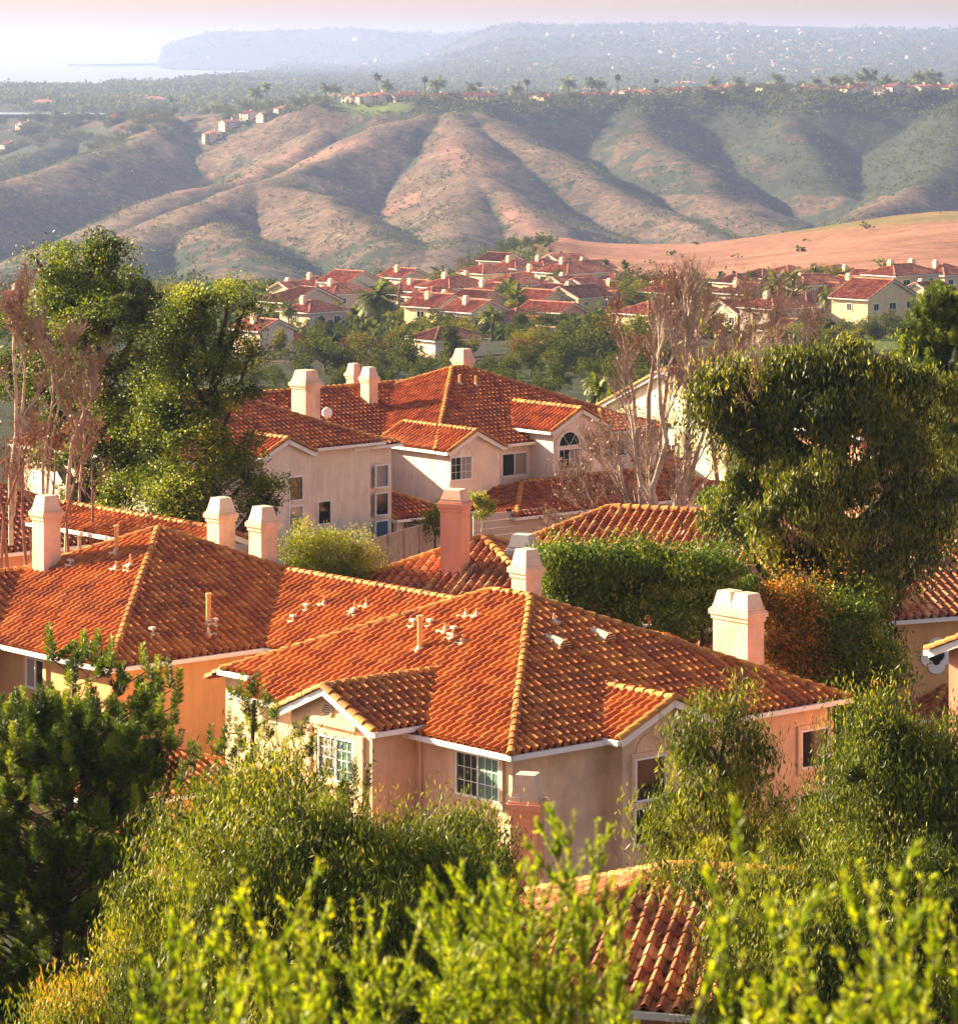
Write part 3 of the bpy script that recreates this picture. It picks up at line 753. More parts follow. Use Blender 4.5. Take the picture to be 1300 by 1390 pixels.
h.gut.beam(g3(-.05, -.115, ZE), g3(-.05, 12.95, ZE), .13, .14); h.gut.beam(g3(-.11, -.05, ZE), g3(13.7, -.05, ZE), .13, .142)
h.gut.beam(g3(.85, 12.9, ZE+p*.9), g3(.85, 14.6, ZE+p*.9), .13, .14); h.gut.beam(g3(13.65, 0, ZE), g3(13.65, 15.4, ZE), .13, .14)
ww = [(.45, .45), (13.15, .45), (13.15, 14.9), (1.35, 14.9), (1.35, 12.5), (.45, 12.5)]
h.wall.add([g3(a_, b_, -29) for a_, b_ in ww]+[g3(a_, b_, ZE-.04+(.3 if i_ in (3, 4) else 0)) for i_, (a_, b_) in enumerate(ww)], [[i_, (i_+1) % 6, 6+(i_+1) % 6, 6+i_] for i_ in range(6)])
WG = (-1.5, 4.0, 4.2, 8.75, ZE+.22)
h.block(*WG[:4], WG[4], p, 'a', g0=True, g1=True, inset=.4, gin0=.3)
h.block(3.55, 7.85, -.6, 5., ZE+.05, p, 'b', g0=True, g1=True, inset=.4, gin0=.3)
# porch roofs low on the walls
h.block(-2.2, 1.5, .9, 4.2, -22.6, .36, 'a', wall=False, caps_=True)
h.wallm = 'stucco'
h.finish()
h.window('a', .45, 619.5, 680, 1023, 1085, 2, 1, ('glass_bl', 'glass'), muntin=(3, 3))
h.window('a', -1.2, 433, 482, 1000, 1062, 2, 1, ('glass_bl', 'glass_cur'), muntin=(3, 4))
h.window('b', -.3, 860, 903, 1026, 1087, 1, 1, ('glass',))
h.window('b', -.3, 859, 901, 1093, 1146, 1, 1, ('glass',), surround=False)
h.window('b', .45, 1085, 1124, 988, 1042, 1, 1, ('glass',))
h.window('b', .45, 1082, 1118, 1075, 1112, 1, 1, ('glass',), surround=False)
h.window('a', 1.35, 327, 340, 917, 934, 2, 1, ('glass', 'glass_cur'), surround=False)
# arched niche moulding over the bay window and the louvred round vent in the wing gable
def arc(hh, ax, c, px, py, rad, m, name, w_=.07, d=.05, out=-1, full=False, louv=0, lab=None):
    u, _, z, _ = hh.face(ax, c, px, px+1, py, py+1); f_ = hh.fr
    P = (lambda u, d, z: np.append(f_.p(c+out*d, u), z)) if ax == 'a' else (lambda u, d, z: np.append(f_.p(u, c+out*d), z))
    mb = MB(); n = 24 if full else 12; T = np.linspace(0, (2 if full else 1)*math.pi, n+1)
    for i in range(n):
        V = [P(u-q*math.cos(t), dd, z+q*math.sin(t)) for dd in (-.01, d) for q, t in ((rad-w_, T[i]), (rad, T[i]), (rad, T[i+1]), (rad-w_, T[i+1]))]
        mb.add(V, np.array([[0, 1, 2, 3], [7, 6, 5, 4], [0, 4, 5, 1], [1, 5, 6, 2], [2, 6, 7, 3], [3, 7, 4, 0]]))
    o = mb.build(name, M[m], hh.root, label=lab)
    if louv:
        g = MB(); g.add([P(u-(rad-w_)*math.cos(t), .006, z+(rad-w_)*math.sin(t)) for t in T[:-1]], [list(range(n))]); g.build('vent_back', M['bark_dark'], o)
        l = MB()
        for k in range(louv):
            zz = -rad+w_+(k+.5)*2*(rad-w_)/louv; hw = math.sqrt(max(1e-3, (rad-w_)**2-zz**2))
            l.beam(P(u-hw, .03, z+zz+.02), P(u+hw, .03, z+zz+.02), .03, .035)
        l.build('louvre', M['offwhite'], o)
    return o
arc(h, 'b', -.3, 882, 1021, .58, 'stucco', 'arch_moulding', .09, .04)
arc(h, 'a', -1.2, 444, 963, .24, 'stucco', 'gable_vent', .04, .05, full=True, louv=6)
# pilaster strips and hood of the wing front
mb = MB()
u0, u1, z0, z1 = h.face('a', -1.2, 425, 486, 984, 996)
for ua, ub, za, zb in ((u0, u1, z0+.2, z1+.18),):
    V = [np.append(fr.p(-1.2-d, u), z) for d in (-.02, .13) for u, z in ((ua, za), (ub, za), (ub, zb), (ua, zb))]
    mb.add(V, np.array([[0, 1, 2, 3], [7, 6, 5, 4], [0, 4, 5, 1], [1, 5, 6, 2], [2, 6, 7, 3], [3, 7, 4, 0]]))
for ua, ub in ((u0-.32, u0-.06), (u1+.06, u1+.34)):
    V = [np.append(fr.p(-1.2-d, u), z) for d in (-.02, .10) for u, z in ((ua, z0-3), (ub, z0-3), (ub, z0+.1), (ua, z0+.1))]
    mb.add(V, np.array([[0, 1, 2, 3], [7, 6, 5, 4], [0, 4, 5, 1], [1, 5, 6, 2], [2, 6, 7, 3], [3, 7, 4, 0]]))
mb.build('window_hood', M['stucco'], h.root)
q = fr.p(.38, 4.35); h.pipe([(q[0], q[1], ZE-.1), (q[0], q[1], ZE-.4), (q[0], q[1], -22.4)], m='stucco')
q = fr.p(13.2, .38); h.pipe([(q[0], q[1], ZE-.1), (q[0], q[1], -26)], m='stucco')
c = W(714.5, 745, 111.3); h.chimney(c[0], c[1], c[2], .66, .66, zb=-19)
c = W(1002, 803, 111.5); h.chimney(c[0], c[1], c[2], .72, 1.5, zb=-20, flues=2)
PL = ('a', 1, 0, ZE, p); PR = ('b', 1, 0, ZE, p)
for a_ in ((570, 884, 1.0, .085),): h.vent(a_[0], a_[1], PL, a_[2], a_[3])
for q_ in ((632, 838), (647, 838), (604, 858), (615, 868), (628, 874)): h.vent(q_[0], q_[1], PL, .28, .03)
for q_ in ((561, 852), (584, 852), (616, 862)): h.vent(q_[0], q_[1], PL, style='cap')
h.vent(752, 846, PR, .3, .035)
for q_ in ((756, 874), (817, 865)): h.vent(q_[0], q_[1], PR, style='dormer')
H1 = h

# ---- the house to its left, with two tall flues behind and one at its far corner
fr = Frame(148, 118, 49); ZE = -20.25; p = .45
h = House('stucco_house', fr, 'orange-tiled house with apricot walls and three chimneys behind its ridge', 'stucco houses with tile roofs', wall='stucco_or', zg=-26.5)
h.block(0, 14.4, 0, 14.4, ZE, p, 'b')
h.block(6.4, 14.4, -15.5, 6, ZE+.003, p, 'b', g0=True, g1=True)
h.block(-16, 5, 6.8, 14.4, ZE+.004, p, 'a', g0=True, g1=True)
h.block(-3.2, 3.5, -4.6, 1.5, -23.6, .36, 'a', wall=True, inset=.3)
h.block(-6.5, .2, 5.0, 12, -23.9, .36, 'b', wall=True, inset=.3)
h.block(9.6, 12.6, 8.5, 19, ZE+2.1, .4, 'b', g0=True, g1=True, wall=False)
h.finish()
h.window('a', .45, 36, 62, 893, 936, 2, 1, ('glass', 'glass_cur'))
h.window('b', 7.25, -34, -12, 893, 936, 2, 1, ('glass', 'glass_cur'))
for (px, py, Y) in ((63, 672, 128), (300, 675, 130), (357, 687, 128.5)):
    c = W(px, py, Y); h.chimney(c[0], c[1], c[2], .72, .72, zb=-21)
PL = ('a', 1, 0, ZE, p); PR = ('b', 1, 0, ZE, p); PW = ('a', 1, 6.4, ZE, p)
h.vent(158, 752, PL, .95, .08); h.vent(158, 774, PL, .3, .045); h.vent(177, 770, PL, .45, .035); h.vent(98, 768, PL, .25, .04)
h.vent(175, 776, PL, style='cap'); h.vent(96, 769, PL, style='cap')
h.vent(283, 848, PR, 1.0, .085); h.vent(207, 862, PR, style='cap'); h.vent(292, 850, PR, style='cap'); h.vent(283, 862, PR, .25, .03)
for q_ in ((416, 830), (398, 845), (480, 836)): h.vent(q_[0], q_[1], PW, style='cap')
for q_ in ((481, 832), (497, 825), (440, 822)): h.vent(q_[0], q_[1], PW, .35, .03)
H2 = h

# ---- middle distance: the long house with the arched window
fr = Frame(591, 187.9, 49); ZE = -20.9; p = .43
h = House('stucco_house', fr, 'two-storey greige house with an arched window and a garage under a deep red roof', 'stucco houses with tile roofs', tile='tile_deep', wall='stucco_gar', zg=-26.4, capr=.15)
h.block(0, 16.5, 0, 15.5, ZE, p, 'a')
h.block(-14, 7, 4.5, 16, ZE+.004, p, 'a', g0=True, g1=True)
h.block(0.02, 4., -1.0, 5, ZE-.02, .5, 'b', g0=True, g1=True, inset=.25, gin0=.2)
h.block(6.6, 11.0, -1.7, 6, ZE+.65, .5, 'b', g0=True, g1=True, inset=.3, gin0=.2)
h.block(11, 16.4, -.6, 7, ZE+.2, .3, 'a', g0=False, g1=False, wall=True, inset=.3)
# lower garage roof
h.block(1.0, 17.5, -5.2, 1.5, -23.95, .36, 'a', inset=.4)
h.block(-4.5, -.4, -2.2, 3, -23.9, .42, 'a', g0=True, inset=.3)
h.finish()
h.window('b', -.8, 610, 640, 619, 652, 2, 1, ('glass', 'glass_cur'), muntin=(2, 3), surround=False)
arc(h, 'b', -.8, 632, 617, .5, 'stucco_gar', 'arch_moulding', .08, .04)
h.window('b', .45, 680, 715, 614, 646, 2, 1, ('glass', 'glass_cur'))
h.window('b', -1.5, 757, 787, 608, 638, 2, 1, ('glass', 'glass_cur'), arch=True, muntin=(2, 2))
h.window('b', -.3, 817, 848, 598, 620, 2, 1, ('glass', 'glass'), muntin=(2, 2), surround=False)
arc(h, 'b', -1.5, 772, 607, 1.02, 'stucco_gar', 'arch_moulding', .12, .08)
def panel(hh, ax, c, px0, px1, py0, py1, m, name, ribs=0, label=None, d=.03):
    u0, u1, z0, z1 = hh.face(ax, c, px0, px1, py0, py1); f_ = hh.fr
    P = (lambda u, d, z: np.append(f_.p(c-d, u), z)) if ax == 'a' else (lambda u, d, z: np.append(f_.p(u, c-d), z))
    mb = MB()
    n = max(1, ribs); dz = (z1-z0)/n
    for i in range(n):
        za = z0+dz*i+(.012 if ribs else 0); zb = z0+dz*(i+1)
        V = [P(u, dd, z) for dd in (-.02, d) for u, z in ((u0, za), (u1, za), (u1, zb), (u0, zb))]
        mb.add(V, np.array([[0, 1, 2, 3], [7, 6, 5, 4], [0, 4, 5, 1], [1, 5, 6, 2], [2, 6, 7, 3], [3, 7, 4, 0]]))
    return mb.build(name, M[m], hh.root, label=label)
panel(h, 'b', -4.8, 642, 738, 694, 745, 'gar', 'garage_door', 5)
panel(h, 'b', -4.8, 775, 905, 690, 745, 'gar', 'garage_door', 5)
gp = panel(h, 'b', -4.8, 687.5, 694, 691, 696, 'dark', 'house_number')
c = W(628.5, 473, 201); h.chimney(c[0], c[1], c[2], .75, .9, zb=-20, m='chim', fm='chim')
c = W(480, 493, 204); h.chimney(c[0], c[1], c[2], .55, .65, zb=-20, m='chim', fm='chim')
c = W(501, 498, 196); h.chimney(c[0], c[1], c[2], .62, .72, zb=-21, fm='offwhite')
PR = ('b', 1, 0, ZE, p)
for q_ in ((624, 522), (646, 524)): h.vent(q_[0], q_[1], PR, .55, .08)
for q_ in ((596, 530), (548, 552), (565, 556)): h.vent(q_[0], q_[1], ('b', 1, 4.5, ZE, p), style='cap')
q = fr.p(4.15, -5.25); h.pipe([(q[0], q[1], -24.1), (q[0], q[1], -26.4)])
H4 = h

# ---- the narrow neighbour with tall windows
fr = Frame(520, 180, 46); ZE = -19.55
h = House('stucco_house', fr, 'beige two-storey house with tall stacked windows beside a tan board fence', 'stucco houses with tile roofs', tile='tile_deep', wall='stucco_gar', zg=-26.4, capr=.15)
h.block(-14., 0.0, 0, 12, ZE, .42, 'b')
h.block(-8.6, -5.1, -.7, 4, ZE-.1, .45, 'b', g0=True, g1=True, inset=.3, gin0=.2)
h.block(-1.5, 1.6, .5, 5, ZE-.25, .3, 'a', inset=.3)
h.finish()
for (x0, x1, y0, y1, g) in ((508.5, 527, 629, 661, 'glass_blue'), (508.5, 527, 667, 699, 'glass'), (508.5, 527, 705, 735, 'glass_blue')):
    h.window('b', .45, x0, x1, y0+1, y1+1, 1, 1, (g,), surround=False)
for (x0, x1, y0, y1, g) in ((430, 449, 679, 712, 'glass'), (430, 449, 719, 738, 'glass_blue')):
    h.window('b', .45, x0, x1, y0, y1, 1, 1, (g,), surround=False)
for (x0, x1, y0, y1, g) in ((391, 411, 646, 680, 'glass'), (391, 411, 686, 720, 'glass_cur'), (391, 411, 726, 745, 'glass')):
    h.window('b', -.5, x0, x1, y0, y1, 1, 1, (g,), surround=False)
c = W(415, 502, 186); h.chimney(c[0], c[1], c[2], 1.0, 1.1, zb=-20, fm='chim', cap=.12, fh=.6)
dm = MB(); q = W(444, 560, 183); dm.tube([q, q+(.03, -.12, .02)], [.27, .25], 20); dish = dm.build('satellite_dish', M['white'], h.root)
dm = MB(); dm.tube([q+(0, 0, -.1), q+(0, .15, -.7)], .03, 6); dm.build('bracket', M['grey'], dish)
H3 = h

# ---- low roofs between, big barrel tiles
fr = Frame(722, 131, 22)
h = House('stucco_house', fr, 'low house of weathered barrel tiles behind the big roof, pink chimney at its end', 'stucco houses with tile roofs', wall='stucco_pink', tile='tile_mission', prof='m', W_=.35, E_=.42, zg=-26.5, capr=.16)
h.block(-5.0, 4.6, -10.4, 0.4, -17.85-1.9, .38, 'b', g0=False, g1=True)
h.block(-5.6, 5.4, -3.6, 7.4, -17.82-2.0, .365, 'b')
h.block(1.8, 10, -8.8, 3.2, -17.35-1.7, .43, 'b')
h.block(-6.6, -2, -1.2, 2.6, -20.6, .43, 'a', g0=True, g1=True, inset=.3)
h.finish()
c = W(617.5, 664, 129.5); h.chimney(c[0], c[1], c[2], .84, .80, zb=-21, m='stucco_pink', fm='chim', fh=.42)
c = W(710, 725, 130); h.chimney(c[0], c[1], c[2], .86, .86, zb=-20, m='grey', fm='grey', fh=.5)
PT = ('a', 1, -5.0, -19.75, .38)
for px in (835, 945): h.vent(px, 756, PT, style='dormer')
h.vent(992, 750, PT, .35, .07)
H5 = h
# small roof end behind the big roof
fr = Frame(952, 121, 49)
h = House('stucco_house', fr, 'small tile roof end showing beside the double-flued chimney', 'stucco houses with tile roofs', tile='tile_red', zg=-26)
h.block(0, 5, 0, 5, -20.95, .42, 'a'); h.finish()

# ---- sunlit cream house behind the bare sycamore
fr = Frame(868, 236, 49)
h = House('stucco_house', fr, 'bright cream house with sunlit side wall behind the bare sycamore', 'stucco houses with tile roofs', wall='stucco_cream', zg=-29, capr=.16)
h.block(0, 12, -8.5, 4, -23.6, .45, 'a', g0=True, g1=True, gin0=.3)
h.block(-2.8, 3, -4.2, -.8, -27., .5, 'a', g0=True, g1=True, inset=.3)
h.block(4, 14, -12, -3, -25.3, .42, 'b')
h.finish()
h.window('a', .3, 905, 918, 602, 620, 2, 1, ('glass', 'glass')); h.window('a', -2.5, 882, 892, 655, 668, 1, 1, ('glass',), surround=False)
h.window('b', -8.05, 935, 945, 660, 682, 1, 1, ('glass',))

# ---- right side houses
fr = Frame(1215, 165, 60)
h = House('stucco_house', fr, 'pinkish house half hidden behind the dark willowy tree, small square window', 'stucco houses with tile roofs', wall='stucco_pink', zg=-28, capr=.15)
h.block(-2, 12, 0, 10, -17.6, .45, 'a'); h.finish()
h.window('b', .45, 1245, 1258, 585, 600, 2, 2, ('glass',), surround=False); h.window('b', .45, 1247, 1259, 617, 634, 1, 1, ('glass_blue',), surround=False)
fr = Frame(1215, 132, 66)
h = House('stucco_house', fr, 'golden-walled house with a quatrefoil window above its porch roof', 'stucco houses with tile roofs', wall='stucco_or', tile='tile_mission', prof='m', W_=.36, E_=.42, zg=-26, capr=.16)
h.block(-.4, 9, 0, 9, -20.9, .42, 'a')
h.block(-.3, 9, -2.2, 3.0, -24.7, .42, 'a', wall=True, inset=.5)
h.finish()
c = W(1258, 752, 137); h.chimney(c[0], c[1], c[2], 1.2, 1., zb=-23, fh=.5, flues=2, axis='a')
# quatrefoil window
u, _, z, _ = h.face('b', .45, 1270, 1271, 889, 890)
mb = MB(); g = MB(); n = 72
def qf(r0, k, t): return r0*(1+k*abs(math.cos(2*t))**.6*.35)
for i in range(n):
    t0, t1 = 2*math.pi*i/n, 2*math.pi*(i+1)/n; V = []
    for d in (-.01, .07):
        for t, rr_ in ((t0, .26), (t0, .50), (t1, .50), (t1, .26)):
            r_ = qf(rr_, 1., t); q = fr.p(u+r_*math.cos(t), .45-d); V.append((q[0], q[1], z+r_*math.sin(t)))
    mb.add(V, np.array([[0, 1, 2, 3], [7, 6, 5, 4], [0, 4, 5, 1], [1, 5, 6, 2], [2, 6, 7, 3], [3, 7, 4, 0]]))
    V = [np.append(fr.p(u, .438), z)]
    for t in (t0, t1): r_ = qf(.27, 1., t); V.append(np.append(fr.p(u+r_*math.cos(t), .438), z+r_*math.sin(t)))
    g.add(V, [[0, 1, 2]])
qo = mb.build('window', M['white'], h.root, label='white-rimmed quatrefoil window'); g.build('pane', M['glass'], qo)
h.window('b', -1.7, 1248, 1262, 978, 1000, 2, 1, ('glass_cur',), surround=False)
fr = Frame(1266, 104, 40)
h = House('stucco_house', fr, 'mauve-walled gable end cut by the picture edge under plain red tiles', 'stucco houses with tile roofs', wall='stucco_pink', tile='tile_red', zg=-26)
h.block(0, 12, -7, .2, -17.35, .42, 'a', g0=True, g1=True); h.finish()
fr = Frame(1290, 146, 49)
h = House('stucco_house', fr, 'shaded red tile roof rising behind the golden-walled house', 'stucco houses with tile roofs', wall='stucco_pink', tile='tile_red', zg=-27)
h.block(-2, 12, -8, 5, -22.6, .45, 'b'); h.finish()

# ---- low house close below: only its chimney and barrel roof show between the trees
fr = Frame(860, 78, 16)
h = House('stucco_house', fr, 'nearest house, barrel tiles and a rose chimney showing between tree crowns', 'stucco houses with tile roofs', wall='stucco_pink', tile='tile_mission', prof='m', W_=.33, E_=.42, zg=-24, capr=.16)
h.block(-5.2, 3.8, -8.5, 3.4, -19.35, .42, 'b')
h.finish()
c = W(716, 1050, 86); h.chimney(c[0], c[1], c[2], .66, .66, zb=-20.2, m='stucco_pink', fm='offwhite', fh=.62)

# ---- left edge, behind the bare trees
fr = Frame(90, 150, 49)
h = House('stucco_house', fr, 'rosy house glimpsed through bare red twigs at the picture edge', 'stucco houses with tile roofs', wall='stucco_pink', tile='tile_red', zg=-26)
h.block(-9, 2, -4, 8, -20.0, .42, 'a'); h.block(-16, -4, 4, 14, -18, .42, 'b'); h.finish()

# ---- fence and pergola between the middle houses
fn = empty('board_fence', W(540, 770, 165)); tagp(fn, 'tan board fence with posts below the tall-windowed house', 'fence'); fn.matrix_basis.translation = fn.location
A = W(480, 741, 168); B = W(602, 704, 181)
mb = MB(); n = 34
dv = (B-A)/n; d = dv[:2]/np.linalg.norm(dv[:2]); nn = np.array([-d[1], d[0]])
for i in range(n):
    c = A+dv*(i+.5); mb.box(c, d, nn, np.linalg.norm(dv[:2])/2-.012, .02, c[2]-2.4, c[2])
mb.build('boards', M['fence'], fn)
for i in range(0, n+1, 6):
    c = A+dv*i; q = MB(); q.box(c-np.append(nn, 0)*.05, d, nn, .07, .07, c[2]-2.4, c[2]+.04); q.build('post', M['fence'], fn)
q = MB(); q.beam(A+(0, 0, .06), B+(0, 0, .06), .12, .06); q.build('rail', M['fence'], fn)
pg = empty('pergola', W(556, 720, 184)); tagp(pg, 'dark timber pergola behind the tan board fence', 'pergola'); pg.matrix_basis.translation = pg.location
A = W(532, 702, 184); B = W(590, 712, 184)
q = MB(); q.beam(A, B, .2, .12); q.beam(A+(0, 1.6, 0), B+(0, 1.6, 0), .2, .12); q.build('beam', M['wood'], pg)
q = MB()
for i in range(14):
    t = i/13; c = A*(1-t)+B*t; q.beam(c+(0, -.2, .1), c+(0, 1.9, .1), .06, .08)
    q.beam(c+(0, 0, -.1), c+(.25, 0, -1.4), .05, .05); q.beam(c+(0, 0, -.9), c+(-.25, .3, -.2), .05, .05)
q.build('lattice', M['wood'], pg)
for i in (0, 1):
    c = A if i == 0 else B; q = MB(); q.box(c, (1, 0), (0, 1), .08, .08, c[2]-3, c[2]-.121); q.build('post', M['wood'], pg)
# ------------------------------------------------------------------ plants
CLN, CLS = 5.5, 1.35
def rand_in(n, hollow=.55):
    d = R.normal(size=(n, 3)); d /= np.linalg.norm(d, axis=1)[:, None]
    r = (hollow**3+(1-hollow**3)*R.random(n))**(1/3)
    return d*r[:, None]
def leaf_quads(C, A, B, ln, wd):
    """diamond leaves at C with long axis A and side axis B"""
    a = A*ln[:, None]/2; b = B*wd[:, None]/2
    return np.stack([C-a, C+b-a*.1, C+a, C-b-a*.1], 1).reshape(-1, 3)
def unit(v): return v/(np.linalg.norm(v, axis=1)[:, None]+1e-9)
def leaves(mb, C, mode, ln, wd, tone=None):
    n = len(C)
    if n == 0: return
    if mode == 'droop':
        A = unit(R.normal(size=(n, 3))*.42+np.array([0, 0, -1.]))
    elif mode == 'up':
        A = unit(R.normal(size=(n, 3))*.55+np.array([0, 0, .9]))
    else:
        A = unit(R.normal(size=(n, 3)))
    B = unit(np.cross(A, R.normal(size=(n, 3))))
    V = leaf_quads(C, A, B, ln*R.uniform(.65, 1.25, n), wd*R.uniform(.7, 1.2, n))
    mb.add(V, np.arange(4*n).reshape(-1, 4), np.repeat(R.random(n) if tone is None else tone, 4))
def crown_points(blobs, n, clump=.32, cn=46, hollow=.5, flat=1., droop=0., jag=.18):
    """points of a crown: blobs (x, y, z, rx, ry, rz) -> clumps near their shells -> leaves around the clumps"""
    wts = np.array([b[3]*b[5] for b in blobs]); wts = wts/wts.sum()
    out = []; cl = []; tn = []
    for b, w_ in zip(blobs, wts):
        k = max(4, int(n*w_/cn/CLN))
        c = np.array(b[:3])+rand_in(k, hollow)*np.array(b[3:])*(1+R.normal(0, jag, (k, 1)))
        cl.append(c)
        m_ = max(1, int(n*w_/k))
        s = clump*CLS*R.lognormal(0, .35, k)
        d = R.normal(size=(k, m_, 3)); d = d/np.linalg.norm(d, axis=2)[..., None]*(R.random((k, m_, 1))**.45*1.75)*s[:, None, None]*np.array([1, 1, .7*flat])
        if droop: d[..., 2] -= np.abs(R.normal(size=(k, m_)))*droop*s[:, None]
        out.append((c[:, None, :]+d).reshape(-1, 3))
        tn.append(np.repeat(R.normal(0, .2, k), m_))
    t_ = np.concatenate(tn); return np.concatenate(out), np.concatenate(cl), np.clip(.45+t_+R.normal(0, .17, len(t_)), 0, 1)
def wob(P, Q, n, am):
    t = np.linspace(0, 1, n)[:, None]; L_ = P*(1-t)+Q*t
    L_[1:-1] += R.normal(0, am, (n-2, 3)); return L_
def limbs(mb, base, blobs, r0, cl=None, k=7, fork=.45, twigs=0, lean=None):
    """a tapered trunk with a limb into every blob and thinner boughs to some clumps"""
    base = np.array(base, float); C = np.array([b[:3] for b in blobs]); top = C[:, 2].max()
    ctr = C.mean(0) if lean is None else np.array(lean)
    zl = base[2]+(C[:, 2].min()-base[2])*.75
    f = np.array([base[0]+(ctr[0]-base[0])*.4, base[1]+(ctr[1]-base[1])*.4, zl])
    zt = np.array([ctr[0], ctr[1], base[2]+(top-base[2])*.82])
    T = np.concatenate([wob(base, f, 5, r0*.25), wob(f, zt, 6, r0*.5)[1:]])
    mb.tube(T, np.linspace(r0, r0*.25, len(T)), k)
    for b in blobs:
        c = np.array(b[:3]); c[2] -= b[5]*.25
        # leave the trunk below the blob
        zz = np.clip(c[2]-abs(c[0]-T[:, 0]).mean()*.9-b[5]*.5, base[2]+1, zt[2])
        i = int(np.argmin(np.abs(T[:, 2]-zz))); s_ = T[i]
        mid = (s_+c)/2+np.array([0, 0, -.08*np.linalg.norm(c-s_)])
        mb.tube(np.concatenate([wob(s_, mid, 3, r0*.15), wob(mid, c, 4, r0*.3)[1:]]), np.linspace(r0*.5, r0*.16, 6), 6)
        if cl is not None and twigs:
            d = np.linalg.norm((cl-c)/np.array(b[3:]), axis=1); idx = np.where(d < 1.15)[0]
            R.shuffle(idx)
            for j in idx[:twigs]:
                mb.tube(wob(c, cl[j], 4, .08), np.linspace(r0*.14, r0*.04, 4), 4)
def tree(name, label, base, blobs, n, leaf, ln, wd, mode='rand', trunk_m='bark', r0=.3, clump=.35, cn=46, hollow=.5, droop=0., cat='tree', group=None, twigs=6, jag=.18, flat=1., lean=None, extra=None):
    root = empty(name, base, label, cat, group); root.matrix_basis.translation = root.location
    P, cl, tn = crown_points(blobs, int(n*FOLI), clump, cn, hollow, flat, droop, jag)
    mb = MB(); leaves(mb, P, mode, ln, wd, tn)
    if extra: extra(mb)
    cr = mb.build('crown', M[leaf], root)
    tb = MB(); limbs(tb, base, blobs, r0, cl, twigs=twigs, lean=lean); tb.build('trunk', M[trunk_m], root)
    return root
def PB(px, py, Y, r, ry=None, dy=1., rz=None):
    """a blob around a point seen at (px, py), depth Y: radius r and height radius rz in photo pixels"""
    q = W(px, py, Y); m_ = r/F*Y; return (q[0], q[1], q[2], m_, m_*dy, (rz if rz else r)/F*Y)
def at_ground(px, Y):
    x = (px-CX)/F*Y; return (x, Y, GZ(x, Y))

# big broadleaved trees beside the middle house
Y = 150
tree('eucalyptus_tree', 'tallest dark green tree, two-headed, rising above the orange-tiled house', at_ground(150, Y), [PB(*q) for q in [
 (105, 362, Y, 42), (70, 352, Y+1, 28), (150, 352, Y, 36), (185, 395, Y-1, 34), (95, 410, Y, 46), (150, 430, Y-2, 52), (195, 465, Y-1, 38), (85, 475, Y+1, 50), (130, 520, Y-1, 52), (180, 545, Y, 46),
 (60, 520, Y+2, 44), (90, 580, Y+1, 48), (150, 610, Y, 46), (20, 440, Y+3, 34), (15, 510, Y+3, 38), (190, 620, Y-1, 40), (110, 650, Y+1, 40), (130, 385, Y, 44), (60, 600, Y+3, 36), (210, 410, Y, 16), (45, 345, Y, 12), (205, 530, Y-1, 38), (190, 590, Y-1, 42), (180, 650, Y-1, 40), (215, 480, Y-2, 30), (160, 690, Y-1, 34), (195, 700, Y-1, 30)]],
 82000, 'leaf_oak', .16, .075, 'rand', 'bark_dark', .42, .34, 60, .45, jag=.10)
Y = 146
tree('eucalyptus_tree', 'leafy green tree with an open crown beside the tall-windowed house', at_ground(262, Y), [PB(*q) for q in [
 (262, 425, Y, 36), (232, 440, Y, 30), (310, 402, Y, 22), (335, 412, Y, 15), (322, 445, Y, 16), (250, 480, Y, 44), (300, 492, Y, 34), (325, 530, Y-1, 22), (262, 545, Y, 50), (225, 520, Y, 32), (215, 590, Y, 40), (270, 610, Y-1, 46), (320, 600, Y, 30),
 (335, 645, Y, 34), (245, 660, Y, 42), (295, 665, Y, 40), (205, 650, Y+1, 32), (355, 670, Y-1, 26), (230, 700, Y, 32), (285, 706, Y, 30), (378, 655, Y-1, 14), (340, 480, Y, 14), (350, 690, Y, 18)]],
 66000, 'leaf_oak', .15, .07, 'rand', 'bark_dark', .34, .32, 60, .42, jag=.12)
